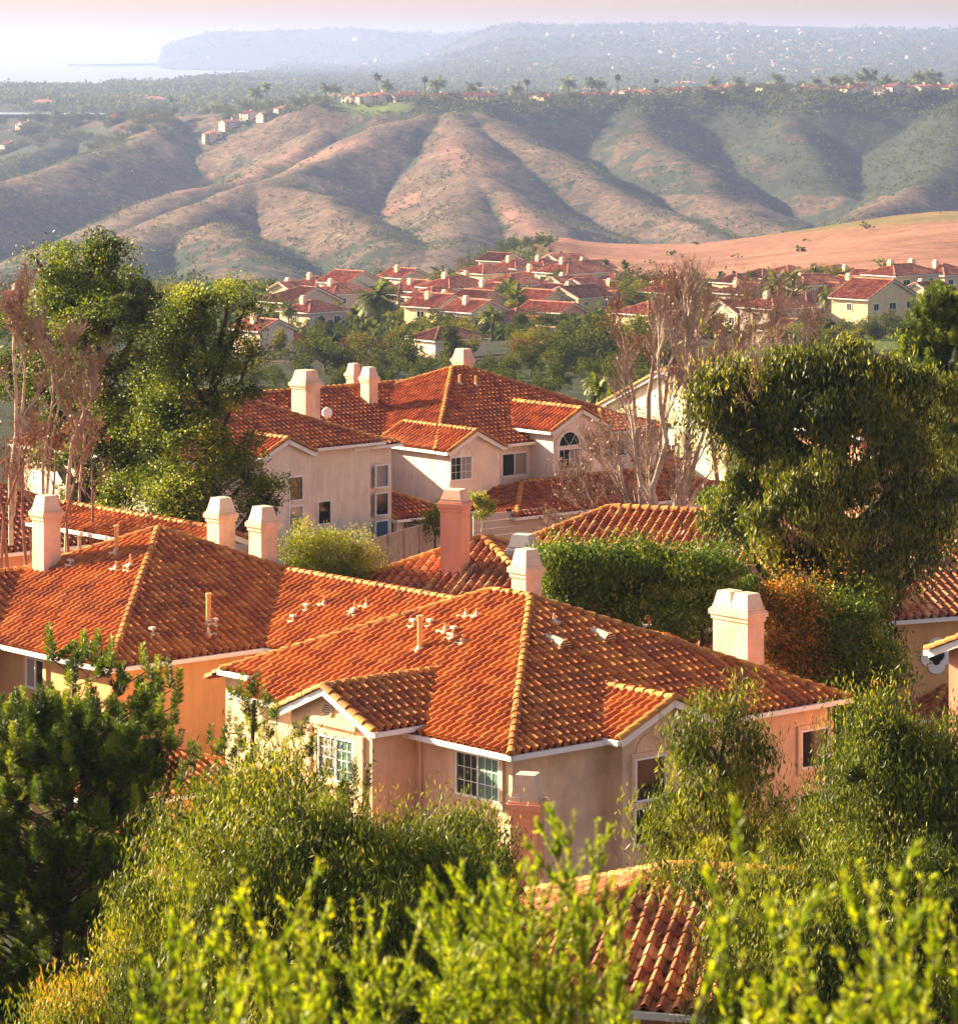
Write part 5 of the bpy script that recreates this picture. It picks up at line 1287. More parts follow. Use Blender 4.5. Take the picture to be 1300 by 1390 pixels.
VH = [
 # px, py(eave), Y, th, la, lb, wall, label, kwargs
 (592, 418, 610, 40, 11, 9, 5.6, 'cream valley house with lit gable wall facing the ocean side', dict(ridge='b', g0=True, g1=True, wall='stucco_far2', wing=(6, 12, -3, 4, -.2, 'b'), chim=2)),
 (640, 425, 590, 48, 10, 9, 5.4, 'two-gabled valley house with a covered porch below a tall chimney', dict(ridge='b', g0=True, g1=True, chim=1)),
 (700, 438, 590, 46, 11, 10, 5.6, 'peach valley house with white wall at its foot beside a fat palm', dict(ridge='a', wall='stucco_far2', wing=(2, 6, -2, 4, 0, 'b'), chim=0)),
 (762, 425, 600, 40, 8, 11, 5.6, 'small gabled valley house with two arched windows', dict(ridge='b', g0=True, g1=True, wall='stucco_pink', chim=0)),
 (610, 392, 660, 44, 14, 10, 5.4, 'long valley house with ridged red roof behind the cream one', dict(ridge='a', chim=2)),
 (690, 388, 680, 50, 12, 10, 5.2, 'valley house behind the cluster of fat palms', dict(ridge='a', wall='stucco_grey', chim=0)),
 (748, 400, 660, 46, 9, 10, 5.2, 'grey-walled valley house with dark side roof', dict(ridge='b', g0=True, wall='stucco_grey', tile='tile_brown', chim=0)),
 (770, 372, 740, 48, 15, 12, 5., 'wide-roofed valley house below the field edge', dict(ridge='a', chim=1)),
 (800, 393, 700, 42, 12, 10, 5., 'valley house with low tiled roof near the tall thin palms', dict(ridge='a', g0=True, wall='stucco_grey', chim=0)),
 (725, 378, 750, 52, 10, 10, 5., 'valley house with a square ridge stack in the upper row', dict(ridge='a', chim=1)),
 (820, 408, 660, 42, 8, 9, 5., 'small grey-gabled valley house by the yellow wall', dict(ridge='b', g0=True, wall='stucco_grey', chim=0)),
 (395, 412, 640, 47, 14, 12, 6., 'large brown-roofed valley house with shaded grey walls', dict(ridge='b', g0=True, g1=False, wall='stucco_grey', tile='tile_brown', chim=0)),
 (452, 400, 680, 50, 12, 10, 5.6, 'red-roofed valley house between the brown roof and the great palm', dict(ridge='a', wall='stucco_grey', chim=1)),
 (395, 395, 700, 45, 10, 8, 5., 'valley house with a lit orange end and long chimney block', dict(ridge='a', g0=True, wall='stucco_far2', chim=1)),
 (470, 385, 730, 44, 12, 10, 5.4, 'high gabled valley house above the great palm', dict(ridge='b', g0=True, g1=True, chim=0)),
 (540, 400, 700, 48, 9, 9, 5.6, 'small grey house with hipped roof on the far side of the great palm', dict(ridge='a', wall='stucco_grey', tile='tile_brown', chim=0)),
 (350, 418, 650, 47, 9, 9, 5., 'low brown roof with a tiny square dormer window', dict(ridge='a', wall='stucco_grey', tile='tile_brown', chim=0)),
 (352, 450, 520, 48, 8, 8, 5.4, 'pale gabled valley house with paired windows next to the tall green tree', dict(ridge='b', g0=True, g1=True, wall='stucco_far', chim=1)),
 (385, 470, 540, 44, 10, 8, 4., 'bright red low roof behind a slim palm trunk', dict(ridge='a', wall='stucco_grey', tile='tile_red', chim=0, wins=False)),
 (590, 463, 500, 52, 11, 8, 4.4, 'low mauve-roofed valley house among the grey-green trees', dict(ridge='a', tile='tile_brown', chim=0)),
 (745, 452, 540, 47, 3.6, 5, 8., 'narrow white house showing between dense trees', dict(ridge='b', g0=True, g1=True, wall='stucco_grey', tile='tile_brown', chim=0)),
 (740, 478, 500, 47, 5, 6, 5., 'pale pink house with rounded gable among dense trees', dict(ridge='b', g0=True, g1=True, wall='stucco_far', chim=0)),
 (880, 428, 560, 47, 11, 9, 4.6, 'brown-roofed valley house seen through bare twigs', dict(ridge='a', wall='stucco_far2', chim=0)),
 (1010, 400, 640, 47, 10, 9, 5.2, 'grey-roofed valley house beside the stiff dark fan palm', dict(ridge='b', g0=True, wall='stucco_grey', tile='tile_brown', chim=1)),
 (1050, 420, 560, 47, 12, 9, 5.0, 'long low valley house with stout chimney and white corner window', dict(ridge='a', wall='stucco_grey', chim=1)),
 (1090, 388, 640, 50, 14, 9, 5.4, 'wide red-roofed valley house with pale chimney above the lawns', dict(ridge='a', wall='stucco_grey', chim=1)),
 (1095, 412, 600, 48, 9, 8, 4.4, 'dark low roof between the long house and the wide red roof', dict(ridge='a', tile='tile_brown', chim=0)),
 (1165, 392, 650, 44, 10, 9, 5.2, 'valley house with round-topped gable window and yellow chimney', dict(ridge='b', g0=True, g1=True, wall='stucco_grey', chim=1)),
 (1178, 407, 560, 44, 15, 9, 6.0, 'yellow valley house with white balcony railing over the lawn slope', dict(ridge='b', g0=True, g1=True, wall='stucco_far2', chim=0)),
 (1215, 375, 620, 48, 14, 9, 6.0, 'two-stack yellow valley house highest on the right slope', dict(ridge='a', wall='stucco_far2', chim=2)),
 (1282, 374, 640, 48, 10, 9, 5.6, 'valley house with red roof cut by the picture edge', dict(ridge='a', chim=1)),
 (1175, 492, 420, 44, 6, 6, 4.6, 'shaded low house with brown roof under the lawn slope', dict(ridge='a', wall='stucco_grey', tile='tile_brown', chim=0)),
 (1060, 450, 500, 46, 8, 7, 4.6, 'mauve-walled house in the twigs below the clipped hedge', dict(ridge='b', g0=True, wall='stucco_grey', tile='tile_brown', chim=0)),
 (905, 398, 680, 46, 11, 9, 5., 'valley house with yellow wall behind the shaggy palms', dict(ridge='a', wall='stucco_far2', chim=0)),
 (960, 405, 660, 48, 11, 9, 5., 'valley house with mixed red roof deep behind bare twigs', dict(ridge='a', chim=1)),
 (660, 400, 640, 47, 10, 8, 5.2, 'valley house with white trim between cream house and fat palms', dict(ridge='b', g0=True, chim=1)),
 (835, 385, 740, 47, 12, 9, 5., 'rust-roofed valley house at the foot of the rosy field', dict(ridge='a', wall='stucco_far2', chim=0)),
 (210, 425, 660, 47, 12, 9, 5., 'pink-walled valley house behind the two-headed tree', dict(ridge='a', wall='stucco_pink', chim=1)),
 (20, 405, 700, 47, 12, 9, 5., 'rosy valley house at the picture edge behind bare treetops', dict(ridge='a', wall='stucco_pink', chim=1)),
]
HC = []
FILL = [(560, 396, 700), (585, 405, 650), (655, 372, 760), (700, 365, 790), (738, 362, 800), (795, 366, 800), (812, 374, 770), (785, 405, 640), (765, 388, 700), (720, 395, 690), (730, 412, 620), (835, 398, 700), (650, 410, 620), (545, 378, 760), (430, 388, 760), (865, 392, 720), (1000, 385, 700), (1035, 378, 740), (1070, 372, 760), (1130, 372, 760), (1155, 378, 740), (1190, 384, 700), (1245, 388, 640), (1270, 400, 600), (1120, 400, 640), (1000, 425, 580), (1290, 385, 680), (420, 425, 590), (520, 388, 760), (680, 355, 840), (760, 356, 830)]
rf = random.Random(3)
for (px, py, Y) in FILL:
    wl = rf.choice(('stucco_far', 'stucco_far2', 'stucco_far', 'stucco_grey')); tl = rf.choice(('tile_far', 'tile_far', 'tile_brown', 'tile_far')); ga = rf.random() < .5
    ar = 'on the slope above the lawns' if px > 950 else ('in the packed rows under the green knoll' if px > 600 else 'around the great shaggy palm')
    lab = '%s %s valley house %s' % ({'tile_far': 'terracotta', 'tile_brown': 'brown', 'tile_red': 'red'}[tl], 'gabled' if ga else 'hipped', ar)
    VH.append((px, py, Y, rf.uniform(40, 54), rf.uniform(8, 12), rf.uniform(8, 10), rf.uniform(4.6, 5.6), lab, dict(ridge=rf.choice('ab') if ga else 'a', g0=ga, g1=ga, wall=wl, tile=tl, chim=rf.choice((0, 1)), group=lab+'s')))
for (px, py, Y, th, la, lb, st, lab, kw) in VH:
    simple_house(px, py, Y, th, la, lb, st, lab, **kw); HC.append((px, py, Y))

# crest houses: shared meshes, copied
def copy_tree(o, loc, rz, sc, label=None, group=None):
    c = o.copy(); COL.objects.link(c); c.location = loc; c.rotation_euler = (0, 0, rz); c.scale = (sc, sc, sc)
    if label: c['label'] = label
    if group: c['group'] = group
    def rec(a, b):
        for ch in list(a.children):
            k = ch.copy(); COL.objects.link(k); k.parent = b; rec(ch, k)
    rec(o, c); return c
crest = []
def crest_proto(kind):
    fr = Frame(CX, 3000, 45); fr.o = np.array([0., 0.])
    h = House('ridge_house', fr, 'x', 'houses along the ridge crest', wall=('stucco_far2', 'stucco_far', 'stucco_grey')[kind], tile=('tile_far', 'tile_brown', 'tile_far')[kind], cap='tile_far', prof='f', W_=1.2, E_=1.3, zg=0., trim=False)
    if kind == 0: h.block(-8, 8, -6, 6, 5.6, .42, 'a'); h.block(-4, 2, -9, 0, 5.4, .5, 'b', g0=True, g1=True)
    elif kind == 1: h.block(-9, 9, -6, 6, 5.2, .4, 'a', g0=True, g1=True); h.block(2, 8, -8, 2, 3., .4, 'b', g0=True, g1=True)
    else: h.block(-7, 7, -7, 7, 5.6, .42, 'b', g0=True, g1=True)
    h.finish()
    for fc, c_, us in (('b', -5.55 if kind < 2 else -6.55, (-5, 5)), ('a', -7.55 if kind == 0 else (-8.55 if kind == 1 else -6.55), (-2, 3))):
        for u in us:
            for z in (1.6, 4.2):
                mb = MB(); P = (lambda u_, z_, d: np.append(fr.p(c_-d, u_), z_)) if fc == 'a' else (lambda u_, z_, d: np.append(fr.p(u_, c_-d), z_))
                V = [P(u+x, z+y, d) for d in (-.02, .08) for x, y in ((-1, -.6), (1, -.6), (1, .6), (-1, .6))]
                mb.add(V, np.array([[0, 1, 2, 3], [7, 6, 5, 4], [0, 4, 5, 1], [1, 5, 6, 2], [2, 6, 7, 3], [3, 7, 4, 0]]))
                mb.build('window', M['glass'], h.root)
    mb = MB(); q = fr.p(3, 1); mb.box(q, fr.a, fr.b, .7, .6, 5, 9.6); mb.build('chimney', M['stucco_far2'], h.root)
    h.root.location = (0, 0, 0)
    return h.root
# the Frame origin is at 0,0 so the root sits at (2, 2) in its axes: rebase the children
protos = []
for k in range(3):
    rt = crest_proto(k); off = Frame(CX, 3000, 45); off.o = np.array([0., 0.]); q = off.p(2, 2)
    for ch in rt.children: ch.location = (float(q[0]), float(q[1]), 0)
    for ch in rt.children:
        for g in ch.children: g.location = (0, 0, 0)
    protos.append(rt)
CP = [(36, 172, 3200, 1), (12, 176, 3150, 2), (158, 160, 3100, 2), (178, 162, 3060, 1), (196, 164, 3080, 0), (212, 166, 3020, 2), (288, 149, 2990, 0), (312, 148, 3010, 1), (338, 150, 3020, 2), (362, 150, 3000, 1), (384, 150, 3010, 0),
 (478, 130, 2960, 1), (497, 128, 2945, 0), (515, 129, 2950, 0), (540, 130, 2970, 1), (574, 131, 2960, 0), (612, 132, 2940, 1), (640, 132, 2980, 2), (745, 128, 2990, 0), (732, 124, 3040, 1), (830, 116, 3120, 0), (852, 114, 3140, 1), (872, 117, 3120, 0),
 (925, 118, 3080, 2), (965, 117, 3080, 0), (1040, 113, 3120, 0), (1065, 112, 3130, 2), (1128, 121, 3010, 1), (1150, 120, 3005, 0), (1168, 120, 3030, 2), (1198, 120, 3000, 1), (1232, 119, 3000, 0), (1290, 118, 3010, 0), (690, 124, 3050, 1), (790, 122, 3060, 2), (955, 118, 3060, 1), (985, 117, 3060, 0), (1012, 116, 3070, 2), (1088, 117, 3060, 1), (1108, 119, 3020, 0), (1215, 118, 3000, 2), (1252, 119, 3000, 1), (1272, 118, 3030, 0), (905, 118, 3080, 1), (812, 118, 3060, 0), (662, 130, 2960, 0), (596, 131, 2955, 0), (555, 130, 2955, 2)]
LK = ('ochre ridge house, red roof', 'pale long ridge house, brown gable roof', 'grey gabled ridge house')
WHERE = lambda px: ('above the ocean-side green slope' if px < 240 else 'over the first brown spur' if px < 420 else 'around the bright lawn crest' if px < 660 else 'near the tallest ridge palm' if px < 800 else 'over the shaded canyon' if px < 1000 else 'along the dark wooded ridge')
first = [True]*3; CRT = []
for (px, py, Y, k) in CP:
    if px < 240: Y = float(np.interp((px-CX)/F*3200, _ax, _ay))-random.uniform(5, 190)
    x = (px-CX)/F*Y; z = GZ(x, Y)-(2.2 if px < 240 else .8)
    lab = LK[k]+' '+WHERE(px); g = LK[k]+' '+WHERE(px)
    ang = random.uniform(-.5, .5)
    if first[k]:
        r_ = protos[k]; r_.location = (x, Y, z); r_.rotation_euler = (0, 0, ang); r_['label'] = lab; r_['group'] = g; first[k] = False
    else: copy_tree(protos[k], (x, Y, z), ang, random.uniform(.85, 1.15), lab, g)
    crest.append((px, Y))
    for q in range(8 if px < 240 else 2):
        px2 = px+random.uniform(-9, 9)*(1 if q else .5)*(1.6 if px < 240 else 1); Y2 = Y-random.uniform(12, 26); CRT.append((px2, Y2, random.uniform(2.5, 5.)*(1.9 if px < 240 else 1)))

# ------------------------------------------------------------------ shared trees for valley and crest
def proto_tree(kind, seed):
    """unit crown (height 1) as mesh data: crown and trunk"""
    rg = np.random.default_rng(seed); global R
    keep = R; R = rg
    n = 3200; bl = []
    if kind == 'round':
        for i in range(13): bl.append((rg.normal(0, .2), rg.normal(0, .2), rg.uniform(.16, .84), .19, .19, .15))
    elif kind == 'tall':
        for i in range(9): bl.append((rg.normal(0, .09), rg.normal(0, .09), .25+.68*i/8, .13, .13, .12))
    elif kind == 'wide':
        for i in range(12): bl.append((rg.normal(0, .34), rg.normal(0, .3), rg.uniform(.2, .75), .2, .2, .17))
    k = len(bl); C = []
    for b_ in bl:
        m_ = n//k; q = 14; cc = np.array(b_[:3])+rand_in(q, .6)*np.array(b_[3:])
        C.append((cc[:, None, :]+rg.normal(size=(q, m_//q, 3))*.045).reshape(-1, 3))
    C = np.concatenate(C); mb = MB(); leaves(mb, C, 'rand', .046, .034)
    tb = MB(); tb.tube([(0, 0, -.1), (.01, 0, .3), (0, .02, .75)], [.03, .022, .008], 6)
    for b_ in bl[:7]: tb.tube([(0, 0, .25), (b_[0]*.5, b_[1]*.5, .25+(b_[2]-.25)*.4), b_[:3]], [.016, .011, .004], 4)
    R = keep
    return mb, tb
def mk_mesh(mb, name, m): return mb.build(name, m, data_only=True)
TP = {}
for kind in ('round', 'tall', 'wide'):
    for lf in ('leaf_far', 'leaf_far2', 'leaf_far3'):
        for s in range(2):
            mb, tb = proto_tree(kind, 3+s+len(TP)); TP[(kind, lf, s)] = (mk_mesh(mb, 'crown', M[lf]), mk_mesh(tb, 'trunk', M['bark']))
def palm_proto(kind, seed):
    rg = random.Random(seed); mb = MB(); tb = MB()
    if kind == 'fan':   # slim trunk, small round head
        tb.tube([(0, 0, -.03), (.012, 0, .45), (0, .01, .9)], [.022, .014, .013], 7); nf, fl, dr = 44, .15, .6
    elif kind == 'fat':
        tb.tube([(0, 0, -.03), (0, .01, .35), (.01, 0, .66)], [.055, .045, .05], 8); nf, fl, dr = 70, .42, .75
    else:               # feather palm with arching fronds
        tb.tube([(0, 0, -.03), (.02, 0, .35), (0, .01, .68)], [.03, .022, .024], 7); nf, fl, dr = 38, .40, .95
    top = np.array([0, 0, .9 if kind == 'fan' else (.66 if kind == 'fat' else .68)])
    for i in range(nf):
        az = i*2.399+rg.uniform(-.2, .2); el = rg.uniform(-.5, 1.35) if kind != 'feather' else rg.uniform(.1, 1.3)
        L_ = fl*rg.uniform(.8, 1.1); P = [top]; d = np.array([math.cos(az)*math.cos(el), math.sin(az)*math.cos(el), math.sin(el)])
        k = 7
        for j in range(k): d = d+np.array([0, 0, -dr*.24]); d /= np.linalg.norm(d); P.append(P[-1]+d*L_/k)
        P = np.array(P)
        for j in range(1, k+1):
            t = (P[j]-P[j-1]); tn = t/np.linalg.norm(t); sd = np.cross(tn, (0, 0, 1)); sd /= np.linalg.norm(sd)+1e-6
            for sgn in (-1, 1):
                for q in range(2):
                    c0 = P[j-1]+t*q*.5; l = L_*.30*math.sin(math.pi*min(.97, (j+q*.5)/(k+1)))+.012
                    tip = c0+(sd*sgn*.8+tn*.6+np.array([0, 0, -.35]))*l
                    mb.add([c0, c0+tn*.018*1.6, tip], [[0, 1, 2]], rg.random())
    if kind != 'feather':
        for i in range(26):
            az = rg.uniform(0, 6.28); r_ = rg.uniform(.03, .075)*(1.6 if kind == 'fat' else 1); z = top[2]-rg.uniform(.01, .14 if kind == 'fat' else .09)
            q = np.array([math.cos(az)*r_, math.sin(az)*r_, z]); mb.add([q, q+(0, .01, -.07), top+(0, 0, -.02)], [[0, 1, 2]], 0.)
    return mk_mesh(mb, 'crown', M['leaf_palm']), mk_mesh(tb, 'trunk', M['bark'])
PP = {(k, s): palm_proto(k, s) for k in ('fan', 'fat', 'feather') for s in range(2)}
def place(data, name, loc, H, wd, rz, label, cat, group):
    o = empty(name, loc, label, cat, group); o.rotation_euler = (0, 0, rz); o.scale = (H*wd, H*wd, H)
    for nm, me in zip(('crown', 'trunk'), data):
        c = bpy.data.objects.new(nm, me); COL.objects.link(c); c.parent = o
    return o
def ptree(px, ytop, Y, Hpx=None, kind='round', lf='leaf_far', wd=1., label=None, group=None, name='valley_tree', base=None):
    x = (px-CX)/F*Y; g = GZ(x, Y) if base is None else base
    zt = -(ytop-HY)/F*Y; H = max(3., zt-g)
    place(TP[(kind, lf, random.randrange(2))], name, (x, Y, g-.2), H, wd, random.uniform(0, 6.28), label, 'tree', group)
def ppalm(px, ytop, Y, kind, wd=1., label=None, group=None):
    x = (px-CX)/F*Y; g = GZ(x, Y); zt = -(ytop-HY)/F*Y; H = max(4., zt-g)
    place(PP[(kind, random.randrange(2))], 'palm_tree', (x, Y, g-.2), H, wd, random.uniform(0, 6.28), label, 'palm', group)
# valley palms, one by one
for (px, yt, Y, k, wd, lab) in [
 (512, 376, 600, 'fat', 1.25, 'great shaggy palm between the brown-roofed and cream valley houses'), (392, 402, 590, 'feather', .8, 'slim feather palm over the bright red low roof'), (604, 356, 690, 'feather', 1.0, 'tall feather palm behind the cream valley house'),
 (690, 374, 640, 'fat', 1.0, 'fat palm with wide fronds before the grey-walled house'), (700, 382, 620, 'fat', 1.0, 'fat palm with twin neighbour before the grey-walled house'), (676, 380, 650, 'feather', .9, 'bushy feather palm touching the fat palms'),
 (668, 408, 560, 'feather', 1.15, 'large bright feather palm before the peach house'), (773, 349, 800, 'fan', 1.0, 'thin fan palm standing against the rosy field'), (822, 350, 800, 'fan', 1.1, 'second thin fan palm against the rosy field'), (848, 352, 720, 'fan', 1., 'fan palm at the edge of the dark tree clump'),
 (1053, 362, 600, 'fat', .8, 'stiff dark fan palm near the wide red-roofed house'), (1076, 356, 640, 'feather', .7, 'pale feather palm behind the stiff dark palm'), (1078, 385, 600, 'feather', .7, 'low feather palm under the pale one'), (1122, 382, 590, 'feather', .55, 'small feather palm before the wide red-roofed house'), (1138, 402, 570, 'feather', .5, 'small feather palm by the lawn-side house'),
 (400, 444, 560, 'feather', .8, 'feather palm before the low brown roofs'), (445, 428, 610, 'feather', .8, 'feather palm below the brown-roofed house'), (592, 450, 560, 'feather', .6, 'small palm under the cream house wall'), (925, 366, 640, 'fat', .9, 'shaggy palm with dead skirt seen through bare twigs'), (947, 362, 650, 'fat', .9, 'second shaggy palm with dead skirt behind the twigs'),
 (1016, 386, 600, 'fat', .7, 'short fan palm in the bare twigs'), (1105, 360, 700, 'fan', .8, 'slender palm above the wide red roof'), (808, 497, 330, 'feather', .9, 'dark feather palm behind the long house roof'), (835, 520, 260, 'fat', .8, 'glossy fan palm behind the arched-window house'), (812, 500, 270, 'fat', .5, 'low fan palm next to the glossy one'),
 (500, 497, 260, 'feather', .6, 'palm tips behind the twin flues'), (525, 500, 262, 'feather', .5, 'small palm behind the greige roof ridge'), (1268, 385, 560, 'feather', .7, 'palm beside the two-stack yellow house'), (620, 372, 700, 'feather', .8, 'second feather palm behind the cream valley house')]:
    ppalm(px, yt, Y, k, wd, lab)
# valley trees
rg = random.Random(17)
LN = {'leaf_far': 'grey-green', 'leaf_far2': 'yellow-green', 'leaf_far3': 'brownish'}
KN = {'round': 'round-crowned', 'tall': 'upright', 'wide': 'spreading'}
def vt(px, yt, Y, kind, lf, wd, where): 
    g = '%s %s valley trees %s' % (LN[lf], KN[kind], where)
    ptree(px, yt, Y, None, kind, lf, wd, '%s %s tree %s' % (LN[lf], KN[kind], where), g)
# belt right behind the middle houses
for (px, yt, Y, k, lf, wd) in [(350, 478, 430, 'round', 'leaf_far2', 1.1), (375, 485, 420, 'wide', 'leaf_far', .9), (420, 452, 460, 'round', 'leaf_far', 1.2), (440, 445, 450, 'round', 'leaf_far', 1.2), (462, 450, 455, 'round', 'leaf_far', 1.1), (485, 448, 470, 'round', 'leaf_far3', 1.1), (512, 450, 465, 'round', 'leaf_far3', 1.1), (540, 444, 450, 'round', 'leaf_far', 1.2),
 (560, 455, 440, 'round', 'leaf_far', 1.1), (575, 470, 430, 'wide', 'leaf_far', .9), (520, 480, 380, 'wide', 'leaf_far', .9), (460, 490, 380, 'round', 'leaf_far', 1.), (655, 470, 430, 'round', 'leaf_far', 1.), (680, 468, 420, 'round', 'leaf_far', 1.1), (705, 448, 450, 'round', 'leaf_far3', 1.1), (720, 462, 430, 'round', 'leaf_far', 1.1), (690, 490, 380, 'wide', 'leaf_far', 1.),
 (775, 440, 440, 'round', 'leaf_far', 1.2), (800, 425, 450, 'round', 'leaf_far', 1.2), (825, 418, 460, 'round', 'leaf_far', 1.2), (850, 425, 450, 'round', 'leaf_far', 1.2), (870, 440, 430, 'round', 'leaf_far', 1.2), (820, 470, 380, 'wide', 'leaf_far', .9), (860, 480, 360, 'wide', 'leaf_far', .9), (900, 450, 430, 'round', 'leaf_far', 1.1), (760, 485, 370, 'round', 'leaf_far', 1.),
 (625, 478, 420, 'round', 'leaf_far', .9), (735, 495, 350, 'wide', 'leaf_far', .8), (900, 490, 340, 'round', 'leaf_far', 1.), (940, 470, 380, 'round', 'leaf_far3', 1.1), (980, 460, 400, 'round', 'leaf_far3', 1.1), (1030, 470, 380, 'wide', 'leaf_far', .9), (1080, 470, 400, 'round', 'leaf_far', .8), (340, 500, 380, 'wide', 'leaf_far', 1.), (600, 490, 350, 'wide', 'leaf_far', .8), (400, 500, 350, 'wide', 'leaf_far', .9)]:
    vt(px, yt, Y, k, lf, wd, 'in the belt behind the greige houses')
# garden trees among the houses
for (px, yt, Y, k, lf, wd) in [(362, 435, 600, 'round', 'leaf_far2', 1.1), (425, 438, 560, 'round', 'leaf_far', 1.), (560, 388, 740, 'round', 'leaf_far2', .9), (470, 418, 620, 'round', 'leaf_far2', .8), (482, 440, 560, 'wide', 'leaf_far2', .7), (545, 432, 580, 'wide', 'leaf_far2', .7), (555, 440, 560, 'round', 'leaf_far2', .8), (632, 382, 690, 'round', 'leaf_far2', 1.), (650, 450, 520, 'round', 'leaf_far2', .8),
 (730, 406, 640, 'round', 'leaf_far', .7), (775, 406, 620, 'round', 'leaf_far2', .9), (836, 412, 600, 'round', 'leaf_far2', .9), (860, 360, 700, 'round', 'leaf_far', 1.2), (880, 352, 720, 'round', 'leaf_far', 1.2), (875, 368, 690, 'wide', 'leaf_far2', .9), (905, 372, 700, 'round', 'leaf_far2', 1.), (838, 372, 720, 'round', 'leaf_far', 1.), (600, 425, 600, 'round', 'leaf_far', .7), (1130, 445, 500, 'round', 'leaf_far2', 1.1), (1150, 440, 490, 'round', 'leaf_far2', 1.1),
 (1165, 455, 470, 'tall', 'leaf_far2', 1.4), (1192, 428, 540, 'round', 'leaf_far', .9), (1102, 430, 520, 'wide', 'leaf_far', .6), (1155, 400, 600, 'round', 'leaf_far3', .8), (1255, 392, 600, 'round', 'leaf_far2', .9), (1035, 400, 620, 'round', 'leaf_far', .9), (970, 395, 640, 'round', 'leaf_far2', .8), (1000, 410, 600, 'round', 'leaf_far', .8), (310, 400, 640, 'round', 'leaf_far', .9), (330, 412, 620, 'round', 'leaf_far2', .9),
 (200, 375, 700, 'round', 'leaf_far', 1.), (230, 378, 680, 'round', 'leaf_far2', 1.), (260, 388, 700, 'tall', 'leaf_far', 1.4), (1180, 425, 540, 'wide', 'leaf_far', .6), (1225, 470, 430, 'wide', 'leaf_far', .8), (575, 410, 680, 'round', 'leaf_far', .8)]:
    vt(px, yt, Y, k, lf, wd, 'in the gardens between valley houses')
for (px, py, Y, *_r) in VH[::1]:
    for q in range(2):
        px2 = px+rg.uniform(-40, 40); Y2 = Y-rg.uniform(12, 22); k = rg.choice(('round', 'wide', 'tall')); lf = rg.choice(('leaf_far', 'leaf_far2', 'leaf_far'))
        g_ = GZ((px2-CX)/F*Y2, Y2); yt = HY-F*(g_+rg.uniform(3, 5.5))/Y2
        vt(px2, yt, Y2, k, lf, 1.2, 'in the yards before the valley houses')
# woods at the foot of the brown hills
for i in range(58):
    px = rg.uniform(330, 760); Y = rg.uniform(900, 1250); yt = rg.uniform(368, 398) if px < 560 else rg.uniform(345, 380)
    vt(px, yt, Y, rg.choice(('round', 'round', 'wide')), 'leaf_far' if rg.random() < .8 else 'leaf_far3', rg.uniform(.9, 1.4), 'where the brown hills meet the valley')
for i in range(26):
    px = rg.uniform(-20, 330); Y = rg.uniform(850, 1200); vt(px, rg.uniform(355, 395), Y, rg.choice(('round', 'wide')), 'leaf_far' if rg.random() < .75 else 'leaf_far2', rg.uniform(1., 1.5), 'at the ocean-side foot of the hills')
for (px, yt, wd) in [(662, 328, .9), (682, 316, .9), (694, 318, .9), (705, 322, 1.2), (716, 318, 1.3), (728, 322, 1.3), (735, 330, 1.2), (650, 340, 1.), (670, 342, 1.2), (640, 352, 1.2)]:
    ptree(px, yt, 1240+rg.uniform(-25, 25), None, 'round', 'leaf_far', wd, 'dark tree in the clump on the green knoll by the rosy field', 'dark trees of the clump on the green knoll')
for (px, Y, H) in CRT:
    x = (px-CX)/F*Y; k = rg.choice(('round', 'wide')); lab = '%s garden tree %s' % (KN[k], WHERE(px))
    place(TP[(k, 'leaf_far', rg.randrange(2))], 'ridge_tree', (x, Y, GZ(x, Y)-.3), H, rg.uniform(1., 1.5), rg.uniform(0, 6), lab, 'tree', lab+'s')
# crest trees and palms
for i in range(150):
    px = rg.uniform(-20, 1320)
    if 455 < px < 470: continue
    x = (px-CX)/F*3000; Yc = float(np.interp(x, _ax, _ay)); beh = rg.uniform(-40, 160); Y = Yc+beh
    x = (px-CX)/F*Y; g = GZ(x, Y); H = rg.uniform(6, 13)*(1.25 if px > 1100 else 1)
    k = rg.choice(('round', 'wide', 'round'))
    if beh < 0 and 440 < px < 560: continue
    lab = '%s ridge tree %s' % (KN[k], WHERE(px))
    place(TP[(k, 'leaf_far', rg.randrange(2))], 'ridge_tree', (x, Y, g-.3), H, rg.uniform(.9, 1.4), rg.uniform(0, 6), lab, 'tree', lab+'s')
for i in range(90):
    px = rg.uniform(-20, 235); Y = rg.uniform(2950, 3330); x = (px-CX)/F*Y; g = GZ(x, Y)
    if proj((x, Y, g))[1] > 205: continue
    k = rg.choice(('round', 'wide')); lab = '%s ridge tree %s' % (KN[k], WHERE(px))
    place(TP[(k, 'leaf_far', rg.randrange(2))], 'ridge_tree', (x, Y, g-.3), rg.uniform(6, 11), rg.uniform(1., 1.5), rg.uniform(0, 6), lab, 'tree', lab+'s')
for i, (px, yt) in enumerate([(512, 98), (526, 104), (593, 98), (576, 103), (771, 95), (640, 108), (650, 110), (442, 108), (455, 110), (232, 131), (76, 146), (348, 104), (362, 108), (803, 100), (812, 102), (838, 100), (968, 101), (1002, 100), (1050, 100), (1056, 96), (1108, 100), (1174, 92), (1180, 90), (1167, 95), (1186, 93), (1203, 98), (1246, 92), (1275, 97), (1262, 90), (700, 108), (715, 106), (1130, 98), (1150, 98), (890, 106)]):
    x = (px-CX)/F*3000; Y = float(np.interp(x, _ax, _ay))+rg.uniform(10, 60); x = (px-CX)/F*Y; g = GZ(x, Y); H = min(24, max(9, -(yt-HY)/F*Y-g))
    k = 'feather' if i % 3 else 'fan'; lab = 'palm rising from the ridge '+WHERE(px)
    place(PP[(k, i % 2)], 'palm_tree', (x, Y, g-.3), H, 1.1 if k == 'feather' else 1.3, rg.uniform(0, 6), lab, 'palm', 'ridge palms '+WHERE(px))

